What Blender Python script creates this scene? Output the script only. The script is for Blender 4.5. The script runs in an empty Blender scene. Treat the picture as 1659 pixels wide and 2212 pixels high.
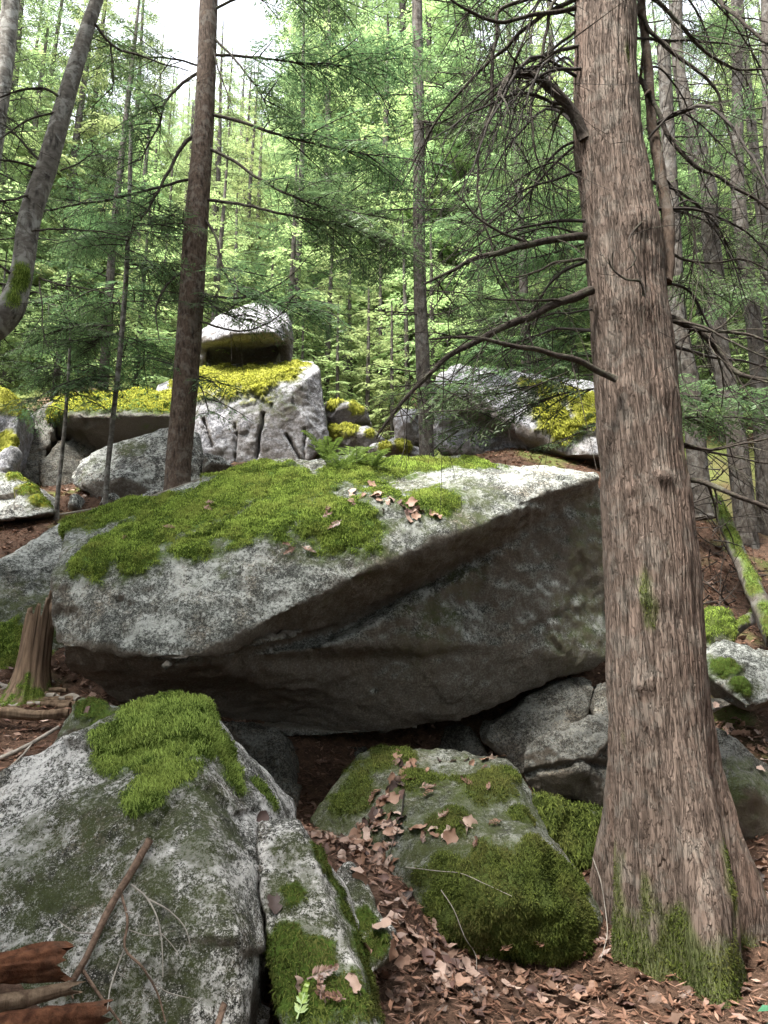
import bpy, bmesh, math
import numpy as np
from mathutils import Vector, Matrix
from mathutils.bvhtree import BVHTree

# ------------------------------------------------------------------ camera, sky, sun, exposure
sc = bpy.context.scene
COL = sc.collection
CAM_Z, PITCH = 1.55, math.radians(12.0)
cam_d = bpy.data.cameras.new('camera')
cam = bpy.data.objects.new('camera', cam_d); COL.objects.link(cam)
cam.location = (0, 0, CAM_Z); cam.rotation_euler = (math.pi/2 + PITCH, 0, 0)
cam_d.sensor_fit = 'VERTICAL'; cam_d.angle = math.radians(70.0)
cam_d.clip_start = 0.05; cam_d.clip_end = 2000
sc.camera = cam

SUN_EL, SUN_AZ = 64.0, 225.0         # azimuth clockwise from +Y (the view direction): left, slightly behind the viewer
w = bpy.data.worlds.new('World'); sc.world = w; w.use_nodes = True
nt = w.node_tree; nt.nodes.clear()
out = nt.nodes.new('ShaderNodeOutputWorld'); bg = nt.nodes.new('ShaderNodeBackground')
sky = nt.nodes.new('ShaderNodeTexSky'); sky.sky_type = 'NISHITA'; sky.sun_disc = False
sky.sun_elevation = math.radians(SUN_EL); sky.sun_rotation = math.radians(SUN_AZ)
sky.air_density = 1.0; sky.dust_density = 3.0; sky.ozone_density = 1.0
hs = nt.nodes.new('ShaderNodeHueSaturation'); hs.inputs['Saturation'].default_value = 0.25   # thin white overcast
nt.links.new(sky.outputs[0], hs.inputs['Color'])
nt.links.new(hs.outputs[0], bg.inputs[0]); nt.links.new(bg.outputs[0], out.inputs[0])
bg.inputs[1].default_value = 0.15
sun_d = bpy.data.lights.new('sun', 'SUN'); sun_d.energy = 3.4; sun_d.angle = math.radians(14); sun_d.color = (1.0, .96, .88)
sun = bpy.data.objects.new('sun', sun_d); COL.objects.link(sun)
_a, _e = math.radians(SUN_AZ), math.radians(SUN_EL)
_to = Vector((math.sin(_a)*math.cos(_e), math.cos(_a)*math.cos(_e), math.sin(_e)))
sun.rotation_euler = _to.to_track_quat('Z', 'Y').to_euler(); sun.location = (-6, -4, 30)
sc.view_settings.view_transform = 'Standard'; sc.view_settings.look = 'None'
sc.view_settings.gamma = 1.0; sc.view_settings.use_curve_mapping = False
sc.view_settings.exposure = 2.6
sc.render.engine = 'CYCLES'
sc.cycles.use_denoising = True; sc.cycles.use_adaptive_sampling = True; sc.cycles.adaptive_threshold = .02
sc.cycles.max_bounces = 6; sc.cycles.diffuse_bounces = 4; sc.cycles.glossy_bounces = 2
sc.cycles.transmission_bounces = 4; sc.cycles.transparent_max_bounces = 6
sc.cycles.caustics_reflective = False; sc.cycles.caustics_refractive = False

# ------------------------------------------------------------------ numbers: projection and noise
F_ = 1106/math.tan(math.radians(35)); CP, SP = math.cos(PITCH), math.sin(PITCH)
def ray(px, py):
    u, v = (px-829.5)/F_, (1106-py)/F_
    return np.array((u, CP-v*SP, SP+v*CP))
def P(px, py, Y):
    """world point seen at (px, py) of the 1659 x 2212 view of the photograph, standing Y metres in front"""
    d = ray(px, py); return np.array((0, 0, CAM_Z)) + d*(Y/d[1])
def pts(l): return np.array([P(*q) for q in l])

_rs = np.random.RandomState(7)
_G = _rs.normal(size=(256, 3)); _G /= np.linalg.norm(_G, axis=1)[:, None]
_PERM = _rs.permutation(256)
def _h(ix, iy, iz, seed): return _PERM[(_PERM[(_PERM[(ix+seed*17) & 255]+iy) & 255]+iz) & 255]
def noise(p, seed=0):
    p = np.asarray(p, float); i = np.floor(p).astype(int); f = p-i
    u = f*f*f*(f*(f*6-15)+10); r = 0
    for dx in (0, 1):
        wx = u[:, 0] if dx else 1-u[:, 0]
        for dy in (0, 1):
            wy = u[:, 1] if dy else 1-u[:, 1]
            for dz in (0, 1):
                wz = u[:, 2] if dz else 1-u[:, 2]
                g = _G[_h(i[:, 0]+dx, i[:, 1]+dy, i[:, 2]+dz, seed)]
                d = g[:, 0]*(f[:, 0]-dx)+g[:, 1]*(f[:, 1]-dy)+g[:, 2]*(f[:, 2]-dz)
                r = r + wx*wy*wz*d
    return r*1.6
def fbm(p, oct=4, seed=0, gain=.5, lac=2.03):
    r, a = 0, 1.0
    for o in range(oct):
        r = r + a*noise(np.asarray(p)*lac**o, seed+o); a *= gain
    return r
def smooth(a, b, x):
    t = np.clip((x-a)/(b-a), 0, 1); return t*t*(3-2*t)
def facets(p, cell, seed=0):
    """random tilted planes in Voronoi cells: chipped, broken stone"""
    rs = np.random.RandomState(seed); q = p/cell
    lo, hi = q.min(0)-1, q.max(0)+1
    n = int(min(700, max(6, np.prod(np.minimum(hi-lo, 40))*.35)))
    s = lo+rs.rand(n, 3)*(hi-lo); nn = rs.normal(size=(n, 3)); nn /= np.linalg.norm(nn, axis=1)[:, None]
    res = np.empty(len(q))
    B = 12000
    for a in range(0, len(q), B):
        c = q[a:a+B]+.05*np.stack([noise(p[a:a+B]*5/cell*.3, k+3) for k in range(3)], 1)
        d = (s**2).sum(1)[None]-2*c@s.T 
        k = d.argmin(1); res[a:a+B] = ((c-s[k])*nn[k]).sum(1)
    return res

# ------------------------------------------------------------------ meshes and objects
def link(o): COL.objects.link(o); return o
def build_mesh(name, V, Fs, attrs=None, smooth_=True):
    me = bpy.data.meshes.new(name); V = np.asarray(V, np.float32)
    if isinstance(Fs, np.ndarray): Fs = [Fs]
    Fs = [np.asarray(f, np.int32) for f in Fs if len(f)]
    me.vertices.add(len(V)); me.vertices.foreach_set('co', V.ravel())
    nl = sum(f.size for f in Fs); nf = sum(len(f) for f in Fs)
    me.loops.add(nl); me.polygons.add(nf)
    me.loops.foreach_set('vertex_index', np.concatenate([f.ravel() for f in Fs]))
    tot = np.concatenate([np.full(len(f), f.shape[1], np.int32) for f in Fs])
    st = np.concatenate([[0], np.cumsum(tot)[:-1]]).astype(np.int32)
    me.polygons.foreach_set('loop_start', st)
    if smooth_: me.polygons.foreach_set('use_smooth', np.ones(nf, bool))
    me.update(calc_edges=True); me.validate()
    for k, a in (attrs or {}).items():
        at = me.attributes.new(k, 'FLOAT', 'POINT'); at.data.foreach_set('value', np.asarray(a, np.float32))
    return me
def mesh(name, V, Fs, mat, parent=None, loc=None, attrs=None, smooth_=True, kind=None):
    if parent is not None: base = np.array(parent_loc(parent))
    else: base = np.array(loc if loc is not None else (0, 0, 0), float)
    me = build_mesh(name, np.asarray(V)-base, Fs, attrs, smooth_)
    o = bpy.data.objects.new(name, me); link(o)
    if mat: me.materials.append(mat)
    if parent is not None: o.parent = parent
    else: o.location = base
    if kind: o['kind'] = kind
    return o
def parent_loc(p):
    l = np.array(p.location)
    return l + parent_loc(p.parent) if p.parent else l
def tag(o, label, cat, group=None):
    o['label'] = label; o['category'] = cat
    if group: o['group'] = group
    return o
def empty(name, loc, label=None, cat=None, group=None):
    o = bpy.data.objects.new(name, None); link(o); o.location = [float(v) for v in loc]; o.empty_display_size = .1
    if label: tag(o, label, cat, group)
    return o
def copy_tree(o, parent=None):
    c = o.copy(); link(c)
    if parent is not None: c.parent = parent
    for ch in o.children: copy_tree(ch, c)
    return c
class MB:
    def __init__(s): s.V, s.Q, s.T, s.A, s.n = [], [], [], [], 0
    def add(s, V, F, a=None):
        V = np.asarray(V, float); F = np.asarray(F, int)
        s.V.append(V); (s.Q if F.shape[1] == 4 else s.T).append(F+s.n); s.n += len(V)
        s.A.append(np.full(len(V), .5) if a is None else np.broadcast_to(a, (len(V),)))
    def fin(s):
        V = np.concatenate(s.V) if s.V else np.zeros((0, 3))
        Q = np.concatenate(s.Q) if s.Q else np.zeros((0, 4), int)
        T = np.concatenate(s.T) if s.T else np.zeros((0, 3), int)
        return V, [Q, T], (np.concatenate(s.A) if s.A else np.zeros(0))
    def obj(s, name, mat, parent=None, loc=None, smooth_=True, kind=None):
        V, Fs, A = s.fin(); return mesh(name, V, Fs, mat, parent, loc, {'var': A}, smooth_, kind)

def resample(p, n):
    """smooth curve through points"""
    p = np.asarray(p, float)
    d = np.r_[0, np.cumsum(np.linalg.norm(np.diff(p, axis=0), axis=1))]
    t = np.linspace(0, d[-1], n)
    if len(p) < 3: return np.stack([np.interp(t, d, p[:, k]) for k in range(3)], 1)
    m = np.gradient(p, d, axis=0); k = np.clip(np.searchsorted(d, t, 'right')-1, 0, len(p)-2)
    h = (d[k+1]-d[k])[:, None]; s = ((t-d[k])/(d[k+1]-d[k]))[:, None]
    return ((2*s**3-3*s**2+1)*p[k] + (s**3-2*s**2+s)*h*m[k] + (-2*s**3+3*s**2)*p[k+1] + (s**3-s**2)*h*m[k+1])
def tube(p, r, seg=8, cap=True, wob=0, seed=0):
    p = np.asarray(p, float); n = len(p); r = np.broadcast_to(np.asarray(r, float), (n,))
    T = np.gradient(p, axis=0); T /= np.linalg.norm(T, axis=1)[:, None]+1e-9
    ref = np.array((0, 0, 1.)) if abs(T[:, 2]).mean() < .7 else np.array((1., 0, 0))
    B = np.cross(T, ref); B /= np.linalg.norm(B, axis=1)[:, None]+1e-9; N = np.cross(B, T)
    a = np.linspace(0, 2*np.pi, seg, endpoint=False)
    V = p[:, None]+r[:, None, None]*(np.cos(a)[None, :, None]*B[:, None]+np.sin(a)[None, :, None]*N[:, None])
    V = V.reshape(-1, 3)
    if wob:
        ctr = np.repeat(p, seg, axis=0); V = ctr+(V-ctr)*(1+wob*fbm(V*(.25/max(r.max(), .004)), 3, seed))[:, None]
    i = np.arange(n-1)[:, None]*seg; j = np.arange(seg)[None]; k = (j+1) % seg
    Fq = np.stack([i+j, i+seg+j, i+seg+k, i+k], 2).reshape(-1, 4)
    if cap:
        V = np.concatenate([V, p[:1], p[-1:]]); c0, c1 = n*seg, n*seg+1; jj = np.arange(seg)
        t = np.concatenate([np.stack([np.full(seg, c0), (jj+1) % seg, jj, np.full(seg, c0)], 1)[:, [0, 1, 2, 2]],
                            np.stack([np.full(seg, c1), (n-1)*seg+jj, (n-1)*seg+(jj+1) % seg, np.full(seg, c1)], 1)[:, [0, 1, 2, 2]]])
        return V, Fq, t[:, :3]
    return V, Fq, np.zeros((0, 3), int)
def add_tube(mb, p, r, seg=8, wob=0, seed=0, a=None):
    V, Q, T = tube(p, r, seg, True, wob, seed); n = mb.n
    mb.V.append(V); mb.Q.append(Q+n); mb.T.append(T+n); mb.n += len(V); mb.A.append(np.full(len(V), .5 if a is None else a))

# ------------------------------------------------------------------ materials
def N_(nt, t, **kw):
    n = nt.nodes.new('ShaderNode'+t)
    for k, v in kw.items():
        if k in n.inputs: n.inputs[k].default_value = v
        else: setattr(n, k, v)
    return n
def new_mat(name):
    m = bpy.data.materials.new(name); m.use_nodes = True; nt = m.node_tree; nt.nodes.clear()
    o = nt.nodes.new('ShaderNodeOutputMaterial'); return m, nt, o
def L(nt, a, b): nt.links.new(a, b)
def tex(nt, scale, detail=4, rough=.6, vec=None, dist=0):
    n = N_(nt, 'TexNoise'); n.inputs['Scale'].default_value = scale; n.inputs['Detail'].default_value = detail
    n.inputs['Roughness'].default_value = rough; n.inputs['Distortion'].default_value = dist
    if vec is not None: L(nt, vec, n.inputs['Vector'])
    return n.outputs[0]
def ramp(nt, fac, a, b, ca=(0, 0, 0), cb=(1, 1, 1)):
    n = N_(nt, 'ValToRGB'); e = n.color_ramp.elements
    e[0].position, e[1].position = a, b; e[0].color = (*ca, 1); e[1].color = (*cb, 1)
    L(nt, fac, n.inputs[0]); return n.outputs[0]
def mix(nt, fac, a, b):
    n = N_(nt, 'Mix', data_type='RGBA')
    for s, v in ((0, fac), (6, a), (7, b)):
        if hasattr(v, 'is_linked'): L(nt, v, n.inputs[s])
        elif s == 0: n.inputs[0].default_value = v
        else: n.inputs[s].default_value = (*v, 1)
    return n.outputs[2]
def math_(nt, op, a, b=None, clamp=False):
    n = N_(nt, 'Math', operation=op); n.use_clamp = clamp
    for s, v in ((0, a), (1, b)):
        if v is None: continue
        if hasattr(v, 'is_linked'): L(nt, v, n.inputs[s])
        else: n.inputs[s].default_value = v
    return n.outputs[0]
def attr(nt, name):
    n = N_(nt, 'Attribute'); n.attribute_name = name; return n.outputs['Fac']
def bump(nt, h, strength, dist, prev=None):
    n = N_(nt, 'Bump'); n.inputs['Strength'].default_value = strength; n.inputs['Distance'].default_value = dist
    L(nt, h, n.inputs['Height'])
    if prev: L(nt, prev, n.inputs['Normal'])
    return n.outputs[0]
def principled(nt, out, col, rough=.9, nrm=None, spec=.2):
    b = N_(nt, 'BsdfPrincipled')
    if hasattr(col, 'is_linked'): L(nt, col, b.inputs['Base Color'])
    else: b.inputs['Base Color'].default_value = (*col, 1)
    b.inputs['Roughness'].default_value = rough; b.inputs['Specular IOR Level'].default_value = spec
    if nrm: L(nt, nrm, b.inputs['Normal'])
    L(nt, b.outputs[0], out.inputs[0]); return b

def rock_mat(name, light, dark, lichen=(.62, .64, .6), lich=.5, grain=55, stain=(.05, .06, .02), mossc=(.06, .10, .015), warm=(.2, .15, .1), bumpk=1.0, spk=1.0):
    m, nt, o = new_mat(name); co = N_(nt, 'TexCoord').outputs['Object']
    big = tex(nt, 1.3, 5, .6, co, .4); c = mix(nt, ramp(nt, big, .35, .65), dark, light)
    wm = tex(nt, 2.3, 4, .6, co); c = mix(nt, math_(nt, 'MULTIPLY', ramp(nt, wm, .5, .7), .6), c, warm)
    mid = tex(nt, grain*.27, 6, .78, co, .5); g1 = tex(nt, grain, 4, .75, co); g3 = tex(nt, grain*2.3, 2, .6, co)
    c = mix(nt, math_(nt, 'MULTIPLY', ramp(nt, mid, .53, .33), .75*spk), c, tuple(v*.35 for v in dark))          # weathered dark grain
    c = mix(nt, math_(nt, 'MULTIPLY', ramp(nt, g1, .49, .37), .8*spk), c, tuple(v*.2 for v in dark))
    fl = attr(nt, 'film'); fm = math_(nt, 'MULTIPLY', fl, ramp(nt, tex(nt, 9, 6, .75, co, .4), .36, .56))   # green algae film
    c = mix(nt, math_(nt, 'MULTIPLY', fm, .88), c, mix(nt, g1, tuple(x*.45 for x in stain), tuple(x*1.6 for x in stain)))
    # pale crustose lichen: sharp flecks, thick in some patches and thin in others, fading out on faces turned downward
    cov = math_(nt, 'ADD', math_(nt, 'MULTIPLY', ramp(nt, tex(nt, 3.2, 6, .7, co, .8), .36, .64), .20), -.10)
    fle = tex(nt, grain*.62, 5, .8, co, .3)
    lp = ramp(nt, math_(nt, 'ADD', fle, cov), .51, .57); l2 = ramp(nt, math_(nt, 'ADD', g3, cov), .54, .60)
    lp = math_(nt, 'MAXIMUM', lp, math_(nt, 'MULTIPLY', l2, .7))
    lp = math_(nt, 'MULTIPLY', lp, math_(nt, 'SUBTRACT', 1.0, math_(nt, 'MULTIPLY', fm, .75)))
    lp = math_(nt, 'MULTIPLY', lp, attr(nt, 'upfacing')); c = mix(nt, math_(nt, 'MULTIPLY', lp, lich), c, lichen)
    c = mix(nt, math_(nt, 'MULTIPLY', math_(nt, 'SUBTRACT', 1.0, attr(nt, 'upfacing')), .55), c, mix(nt, mid, (.085, .068, .053), (.215, .175, .14)))  # downward faces mixed toward a warm brown
    ms = attr(nt, 'moss'); mv = mix(nt, tex(nt, 38, 3, .7, co), tuple(v*.4 for v in mossc), tuple(v*1.5 for v in mossc))
    c = mix(nt, ms, c, mv)
    n1 = bump(nt, mid, .8*bumpk, .03); n2 = bump(nt, g1, .6*bumpk, .010, n1)
    principled(nt, o, c, .92, n2, .15); return m
def moss_mat(name, dark, light, tip=None):
    m, nt, o = new_mat(name); v = attr(nt, 'var'); co = N_(nt, 'TexCoord').outputs['Object']
    c = mix(nt, v, dark, light)
    c = mix(nt, math_(nt, 'MULTIPLY', ramp(nt, tex(nt, 3.2, 4, .6, co), .45, .7), .6), c, tip or tuple(x*.6 for x in light))
    d = N_(nt, 'BsdfDiffuse'); t = N_(nt, 'BsdfTranslucent'); mx = N_(nt, 'MixShader'); mx.inputs[0].default_value = .3
    L(nt, c, d.inputs[0]); L(nt, c, t.inputs[0]); L(nt, d.outputs[0], mx.inputs[1]); L(nt, t.outputs[0], mx.inputs[2]); L(nt, mx.outputs[0], o.inputs[0])
    return m
def leaf_mat(name, dark, light, trans=.45, hue=True, gloss=.06):
    m, nt, o = new_mat(name); v = attr(nt, 'var'); c = mix(nt, v, dark, light)
    if hue:
        r = N_(nt, 'ObjectInfo').outputs['Random']; h = N_(nt, 'HueSaturation')
        L(nt, math_(nt, 'ADD', math_(nt, 'MULTIPLY', r, .04), .48), h.inputs['Hue'])
        L(nt, math_(nt, 'ADD', math_(nt, 'MULTIPLY', r, .5), .75), h.inputs['Value']); L(nt, c, h.inputs['Color']); c = h.outputs[0]
    d = N_(nt, 'BsdfDiffuse'); t = N_(nt, 'BsdfTranslucent'); g = N_(nt, 'BsdfGlossy'); g.inputs['Roughness'].default_value = .45
    mx = N_(nt, 'MixShader'); mx.inputs[0].default_value = trans; m2 = N_(nt, 'MixShader'); m2.inputs[0].default_value = gloss
    L(nt, c, d.inputs[0]); L(nt, c, t.inputs[0]); L(nt, d.outputs[0], mx.inputs[1]); L(nt, t.outputs[0], mx.inputs[2])
    L(nt, mx.outputs[0], m2.inputs[1]); L(nt, g.outputs[0], m2.inputs[2]); L(nt, m2.outputs[0], o.inputs[0]); return m
def bark_mat(name, a, b, c3=None, zs=.12, sc_=30, lichen=None, lich=.4, bk=1.0, mossc=(.07, .11, .02), dist=.012, strips=0):
    m, nt, o = new_mat(name); co = N_(nt, 'TexCoord').outputs['Object']
    mp = N_(nt, 'Mapping'); mp.inputs['Scale'].default_value = (1, 1, zs); L(nt, co, mp.inputs[0]); v = mp.outputs[0]
    f = tex(nt, sc_, 5, .65, v, .3); c = mix(nt, ramp(nt, f, .35, .66), a, b)
    if c3: c = mix(nt, math_(nt, 'MULTIPLY', ramp(nt, tex(nt, 3.5, 4, .6, v), .5, .7), .6), c, c3)
    n0 = None
    if strips:                                  # long fibrous strips parted by thin dark cracks
        m2 = N_(nt, 'Mapping'); m2.inputs['Scale'].default_value = (1, 1, .085); L(nt, co, m2.inputs[0])
        m3 = N_(nt, 'Mapping'); m3.inputs['Scale'].default_value = (1, 1, .20); L(nt, co, m3.inputs[0])
        s1 = math_(nt, 'ABSOLUTE', math_(nt, 'SUBTRACT', tex(nt, strips, 2, .5, m2.outputs[0], .5), .5)); s2 = math_(nt, 'ABSOLUTE', math_(nt, 'SUBTRACT', tex(nt, strips*1.8, 2, .5, m3.outputs[0], .5), .5))
        k1, k2 = ramp(nt, s1, .0, .045, (1, 1, 1), (0, 0, 0)), ramp(nt, s2, .0, .05, (1, 1, 1), (0, 0, 0))
        kk_ = math_(nt, 'MAXIMUM', k1, math_(nt, 'MULTIPLY', k2, .65))
        c = mix(nt, math_(nt, 'MULTIPLY', ramp(nt, tex(nt, strips*1.1, 2, .5, m3.outputs[0]), .35, .65), .55), c, tuple(x*1.25 for x in b))
        c = mix(nt, math_(nt, 'MULTIPLY', kk_, .55), c, tuple(x*.3 for x in a)); n0 = bump(nt, math_(nt, 'SUBTRACT', 1.0, kk_), .9, .012)
    c = mix(nt, math_(nt, 'MULTIPLY', attr(nt, 'groove'), .55 if strips else 1.0), c, tuple(x*.35 for x in a))
    if lichen: c = mix(nt, math_(nt, 'MULTIPLY', ramp(nt, tex(nt, 7, 5, .7, co, .5), .5, .6), lich), c, lichen)
    c = mix(nt, attr(nt, 'moss'), c, mix(nt, tex(nt, 45, 3, .7, co), tuple(x*.5 for x in mossc), tuple(x*1.5 for x in mossc)))
    n1 = bump(nt, f, .7*bk, dist, n0); n2 = bump(nt, tex(nt, sc_*3.2, 4, .7, v), .5*bk, dist*.4, n1)
    principled(nt, o, c, .93, n2, .12); return m
def plain_mat(name, a, b, scale=8, rough=.9, bk=.4, bd=.01, zs=1, spec=.2):
    m, nt, o = new_mat(name); co = N_(nt, 'TexCoord').outputs['Object']
    mp = N_(nt, 'Mapping'); mp.inputs['Scale'].default_value = (1, 1, zs); L(nt, co, mp.inputs[0])
    f = tex(nt, scale, 5, .65, mp.outputs[0]); c = mix(nt, ramp(nt, f, .32, .68), a, b)
    principled(nt, o, c, rough, bump(nt, f, bk, bd), spec); return m
def dead_leaf_mat(name, a, b):
    m, nt, o = new_mat(name); co = N_(nt, 'TexCoord').outputs['Object']; r = N_(nt, 'ObjectInfo').outputs['Random']
    c = mix(nt, r, a, b); c = mix(nt, math_(nt, 'MULTIPLY', ramp(nt, tex(nt, 60, 4, .7, co), .45, .7), .5), c, tuple(x*.35 for x in a))
    principled(nt, o, c, .6, None, .35); return m

M = {}
M['granite'] = rock_mat('granite', (.20, .21, .19), (.10, .105, .095), lich=.42)
M['granite_front'] = rock_mat('granite_front', (.17, .165, .145), (.07, .073, .058), lichen=(.68, .66, .63), lich=.85, grain=70, warm=(.22, .16, .11))
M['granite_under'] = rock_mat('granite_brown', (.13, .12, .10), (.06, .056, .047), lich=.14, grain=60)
M['granite_pale'] = rock_mat('granite_pale', (.24, .24, .26), (.14, .14, .155), lichen=(.5, .5, .52), lich=.45, grain=24, mossc=(.22, .22, .035), warm=(.26, .235, .21), spk=.75)
M['granite_mossy'] = rock_mat('granite_mossy', (.13, .13, .10), (.06, .063, .045), lich=.28, grain=60, mossc=(.06, .08, .018))
M['granite_grey'] = rock_mat('granite_grey', (.24, .24, .23), (.11, .11, .105), lich=.55, grain=30, mossc=(.2, .2, .02))
M['moss'] = moss_mat('moss_fronds', (.028, .046, .008), (.30, .41, .08), (.19, .20, .05))
M['moss_bright'] = moss_mat('moss_bright', (.035, .06, .010), (.44, .58, .14), (.32, .38, .09))
M['moss_dark'] = moss_mat('moss_dark', (.022, .032, .008), (.17, .21, .05), (.12, .105, .04))
M['moss_gold'] = moss_mat('moss_gold', (.09, .10, .015), (.42, .42, .065), (.20, .22, .045))
M['cedar'] = bark_mat('cedar_bark', (.105, .077, .062), (.17, .13, .107), (.16, .098, .075), .06, 60, (.28, .29, .26), .15, strips=26)
M['fir'] = bark_mat('fir_bark', (.04, .028, .021), (.105, .076, .058), None, .4, 45, (.2, .19, .17), .3)
M['alder'] = bark_mat('alder_bark', (.06, .054, .047), (.15, .138, .122), None, 1.6, 14, (.30, .30, .28), .55)
M['dark_bark'] = bark_mat('dark_bark', (.035, .03, .026), (.09, .078, .067), None, .5, 25, (.22, .22, .21), .25)
M['twig'] = plain_mat('twig_bark', (.018, .015, .013), (.05, .042, .036), 20)
M['limb'] = bark_mat('limb_bark', (.022, .018, .015), (.065, .053, .045), None, 1, 40, (.14, .15, .10), .3)
M['grey_wood'] = plain_mat('weathered_wood', (.17, .15, .13), (.34, .31, .27), 14)
M['dead_wood'] = bark_mat('dead_wood', (.07, .045, .03), (.20, .145, .10), (.15, .115, .08), .1, 30)
M['stump_wood'] = bark_mat('stump_wood', (.07, .047, .032), (.22, .155, .105), (.17, .12, .085), .1, 30)
M['rot_wood'] = bark_mat('rotten_wood', (.045, .018, .010), (.15, .065, .035), (.10, .07, .05), 1, 26)
M['stick'] = bark_mat('stick_bark', (.09, .058, .042), (.22, .15, .11), None, 1, 50)
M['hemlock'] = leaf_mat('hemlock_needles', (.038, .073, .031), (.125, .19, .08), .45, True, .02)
M['hemlock_far'] = leaf_mat('hemlock_needles_pale', (.105, .165, .065), (.29, .38, .17), .5, True, .02)  # paler far species, with sunlight and haze put into the needle colour
M['conifer_gold'] = leaf_mat('conifer_needles_yellow', (.14, .21, .075), (.37, .46, .20), .5, True, .02)  # young conifers; their sunlit look is put into the needle colour
M['fern'] = leaf_mat('fern_green', (.06, .10, .02), (.19, .27, .06), .4, False, .02)
M['leaf_a'] = dead_leaf_mat('dead_leaf_brown', (.17, .09, .055), (.34, .21, .15))
M['leaf_b'] = dead_leaf_mat('dead_leaf_pale', (.30, .20, .155), (.46, .34, .28))
M['leaf_c'] = dead_leaf_mat('dead_leaf_dark', (.055, .035, .03), (.15, .085, .07))
M['litter'] = leaf_mat('litter_needles', (.09, .04, .025), (.27, .15, .10), .15, False)
M['leaf_carpet'] = leaf_mat('matted_leaves', (.03, .02, .016), (.24, .155, .115), .1, False, .03)
M['cedar_spray'] = leaf_mat('cedar_spray_green', (.2, .35, .04), (.38, .52, .09), .4, False)
M['leaf_green'] = leaf_mat('broad_leaf_green', (.05, .17, .09), (.07, .22, .12), .4, False)

def ground_mat():
    m, nt, o = new_mat('forest_floor'); co = N_(nt, 'TexCoord').outputs['Object']
    c = mix(nt, ramp(nt, tex(nt, 9, 6, .7, co), .35, .65), (.03, .019, .013), (.11, .066, .046))
    c = mix(nt, math_(nt, 'MULTIPLY', ramp(nt, tex(nt, 40, 4, .7, co), .5, .7), .6), c, (.20, .12, .085))
    c = mix(nt, attr(nt, 'moss'), c, mix(nt, tex(nt, 14, 5, .7, co), (.035, .05, .014), (.15, .18, .05)))
    principled(nt, o, c, .95, bump(nt, tex(nt, 22, 6, .75, co), .8, .05), .1); return m
M['ground'] = ground_mat()

# ------------------------------------------------------------------ the ground: a talus slope climbing away from the camera
CTRL = np.array([*pts([(950, 2150, 3.95), (870, 1960, 4.5), (760, 1830, 5.1), (1310, 1960, 4.9), (1310, 2110, 4.4), (1640, 1885, 5.2),
    (1640, 1640, 6.2), (1610, 1500, 7.0), (1640, 1310, 8.5), (1560, 1110, 11), (60, 1510, 6.2), (60, 1640, 5.2), (20, 1452, 6.6),
    (60, 1180, 8.0), (60, 1115, 8.7), (250, 1095, 9.0), (600, 1015, 10), (1000, 1005, 10), (1250, 1015, 9.8), (650, 1750, 6.2), (1200, 2060, 4.6), (1000, 2060, 4.5)]),
    (-.2, 12, 4.7), (-.3, 11, 4.35), (.6, 11, 4.35), (0, 7.2, .75), (1.2, 7.2, .8), (0, 8.4, 2.0), (-1.5, 7.5, 1.9), (-2, 2.6, .44), (-1.4, 2.5, .40), (-1.6, 2.0, .25), (-.55, 2.5, -.02), (2.6, 3, -.12), (0, 2.4, -.1), (0, 0, -.05), (-8, 0, 0), (8, 0, -.1),
    (-8, 6, 1.5), (8, 6, 1.2), (-8, 9, 3.4), (8, 9, 3.2), (-8, 14, 6.3), (0, 14, 6.6), (8, 14, 6.3), (-4, 12, 5.2), (3, 12, 5.3), (0, -4, -.6), (-8, -4, -.6), (8, -4, -.6)])
def _tps():
    X = CTRL[:, :2]; n = len(X); d = np.linalg.norm(X[:, None]-X[None], axis=2)
    K = np.where(d > 0, d*d*np.log(d+1e-9), 0)+np.eye(n)*.02; Pm = np.c_[np.ones(n), X]
    A = np.block([[K, Pm], [Pm.T, np.zeros((3, 3))]]); return np.linalg.solve(A, np.r_[CTRL[:, 2], 0, 0, 0])
_W = _tps()
def base_h(x, y):
    z = np.interp(y, [-200, -30, -4, 0, 3, 6, 9, 11, 14, 45, 70, 200, 600], [-30, -6, -.6, -.08, -.05, 1.2, 3.3, 4.6, 6.5, 26, 38, 46, 50])
    return z+.5*fbm(np.c_[x*.12, y*.12, 0*x], 3, 5)*smooth(12, 20, y)
def gh(x, y):
    x = np.atleast_1d(np.asarray(x, float)); y = np.atleast_1d(np.asarray(y, float)); r = np.empty(len(x))
    for a in range(0, len(x), 40000):
        q = np.c_[x[a:a+40000], y[a:a+40000]]
        d = np.linalg.norm(q[:, None]-CTRL[None, :, :2], axis=2); K = np.where(d > 0, d*d*np.log(d+1e-9), 0)
        t = K@_W[:-3]+_W[-3]+q@_W[-2:]
        b = base_h(q[:, 0], q[:, 1])
        k = smooth(11.5, 15, q[:, 1])+smooth(6.5, 9, np.abs(q[:, 0]))+smooth(-1.5, -4, q[:, 1]); k = np.clip(k, 0, 1)
        r[a:a+40000] = t*(1-k)+b*k
    p = np.c_[x, y, 0*x]
    return r+.05*fbm(p*1.7, 4, 9)+.012*fbm(p*9, 3, 11)
def axis_grid(lo, hi, fine_lo, fine_hi, step):
    g = list(np.arange(fine_lo, fine_hi, step)); s = step; v = g[-1]
    while v < hi: s *= 1.12; v += s; g.append(v)
    s = step; v = g[0]
    while v > lo: s *= 1.12; v -= s; g.insert(0, v)
    return np.array(g)
gx, gy = axis_grid(-400, 400, -4.5, 4.5, .055), axis_grid(-150, 500, 2.5, 12, .055)
X, Y = np.meshgrid(gx, gy); Z = gh(X.ravel(), Y.ravel()); nx = len(gx)
i = np.arange(len(gy)-1)[:, None]*nx+np.arange(nx-1)[None]
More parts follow.
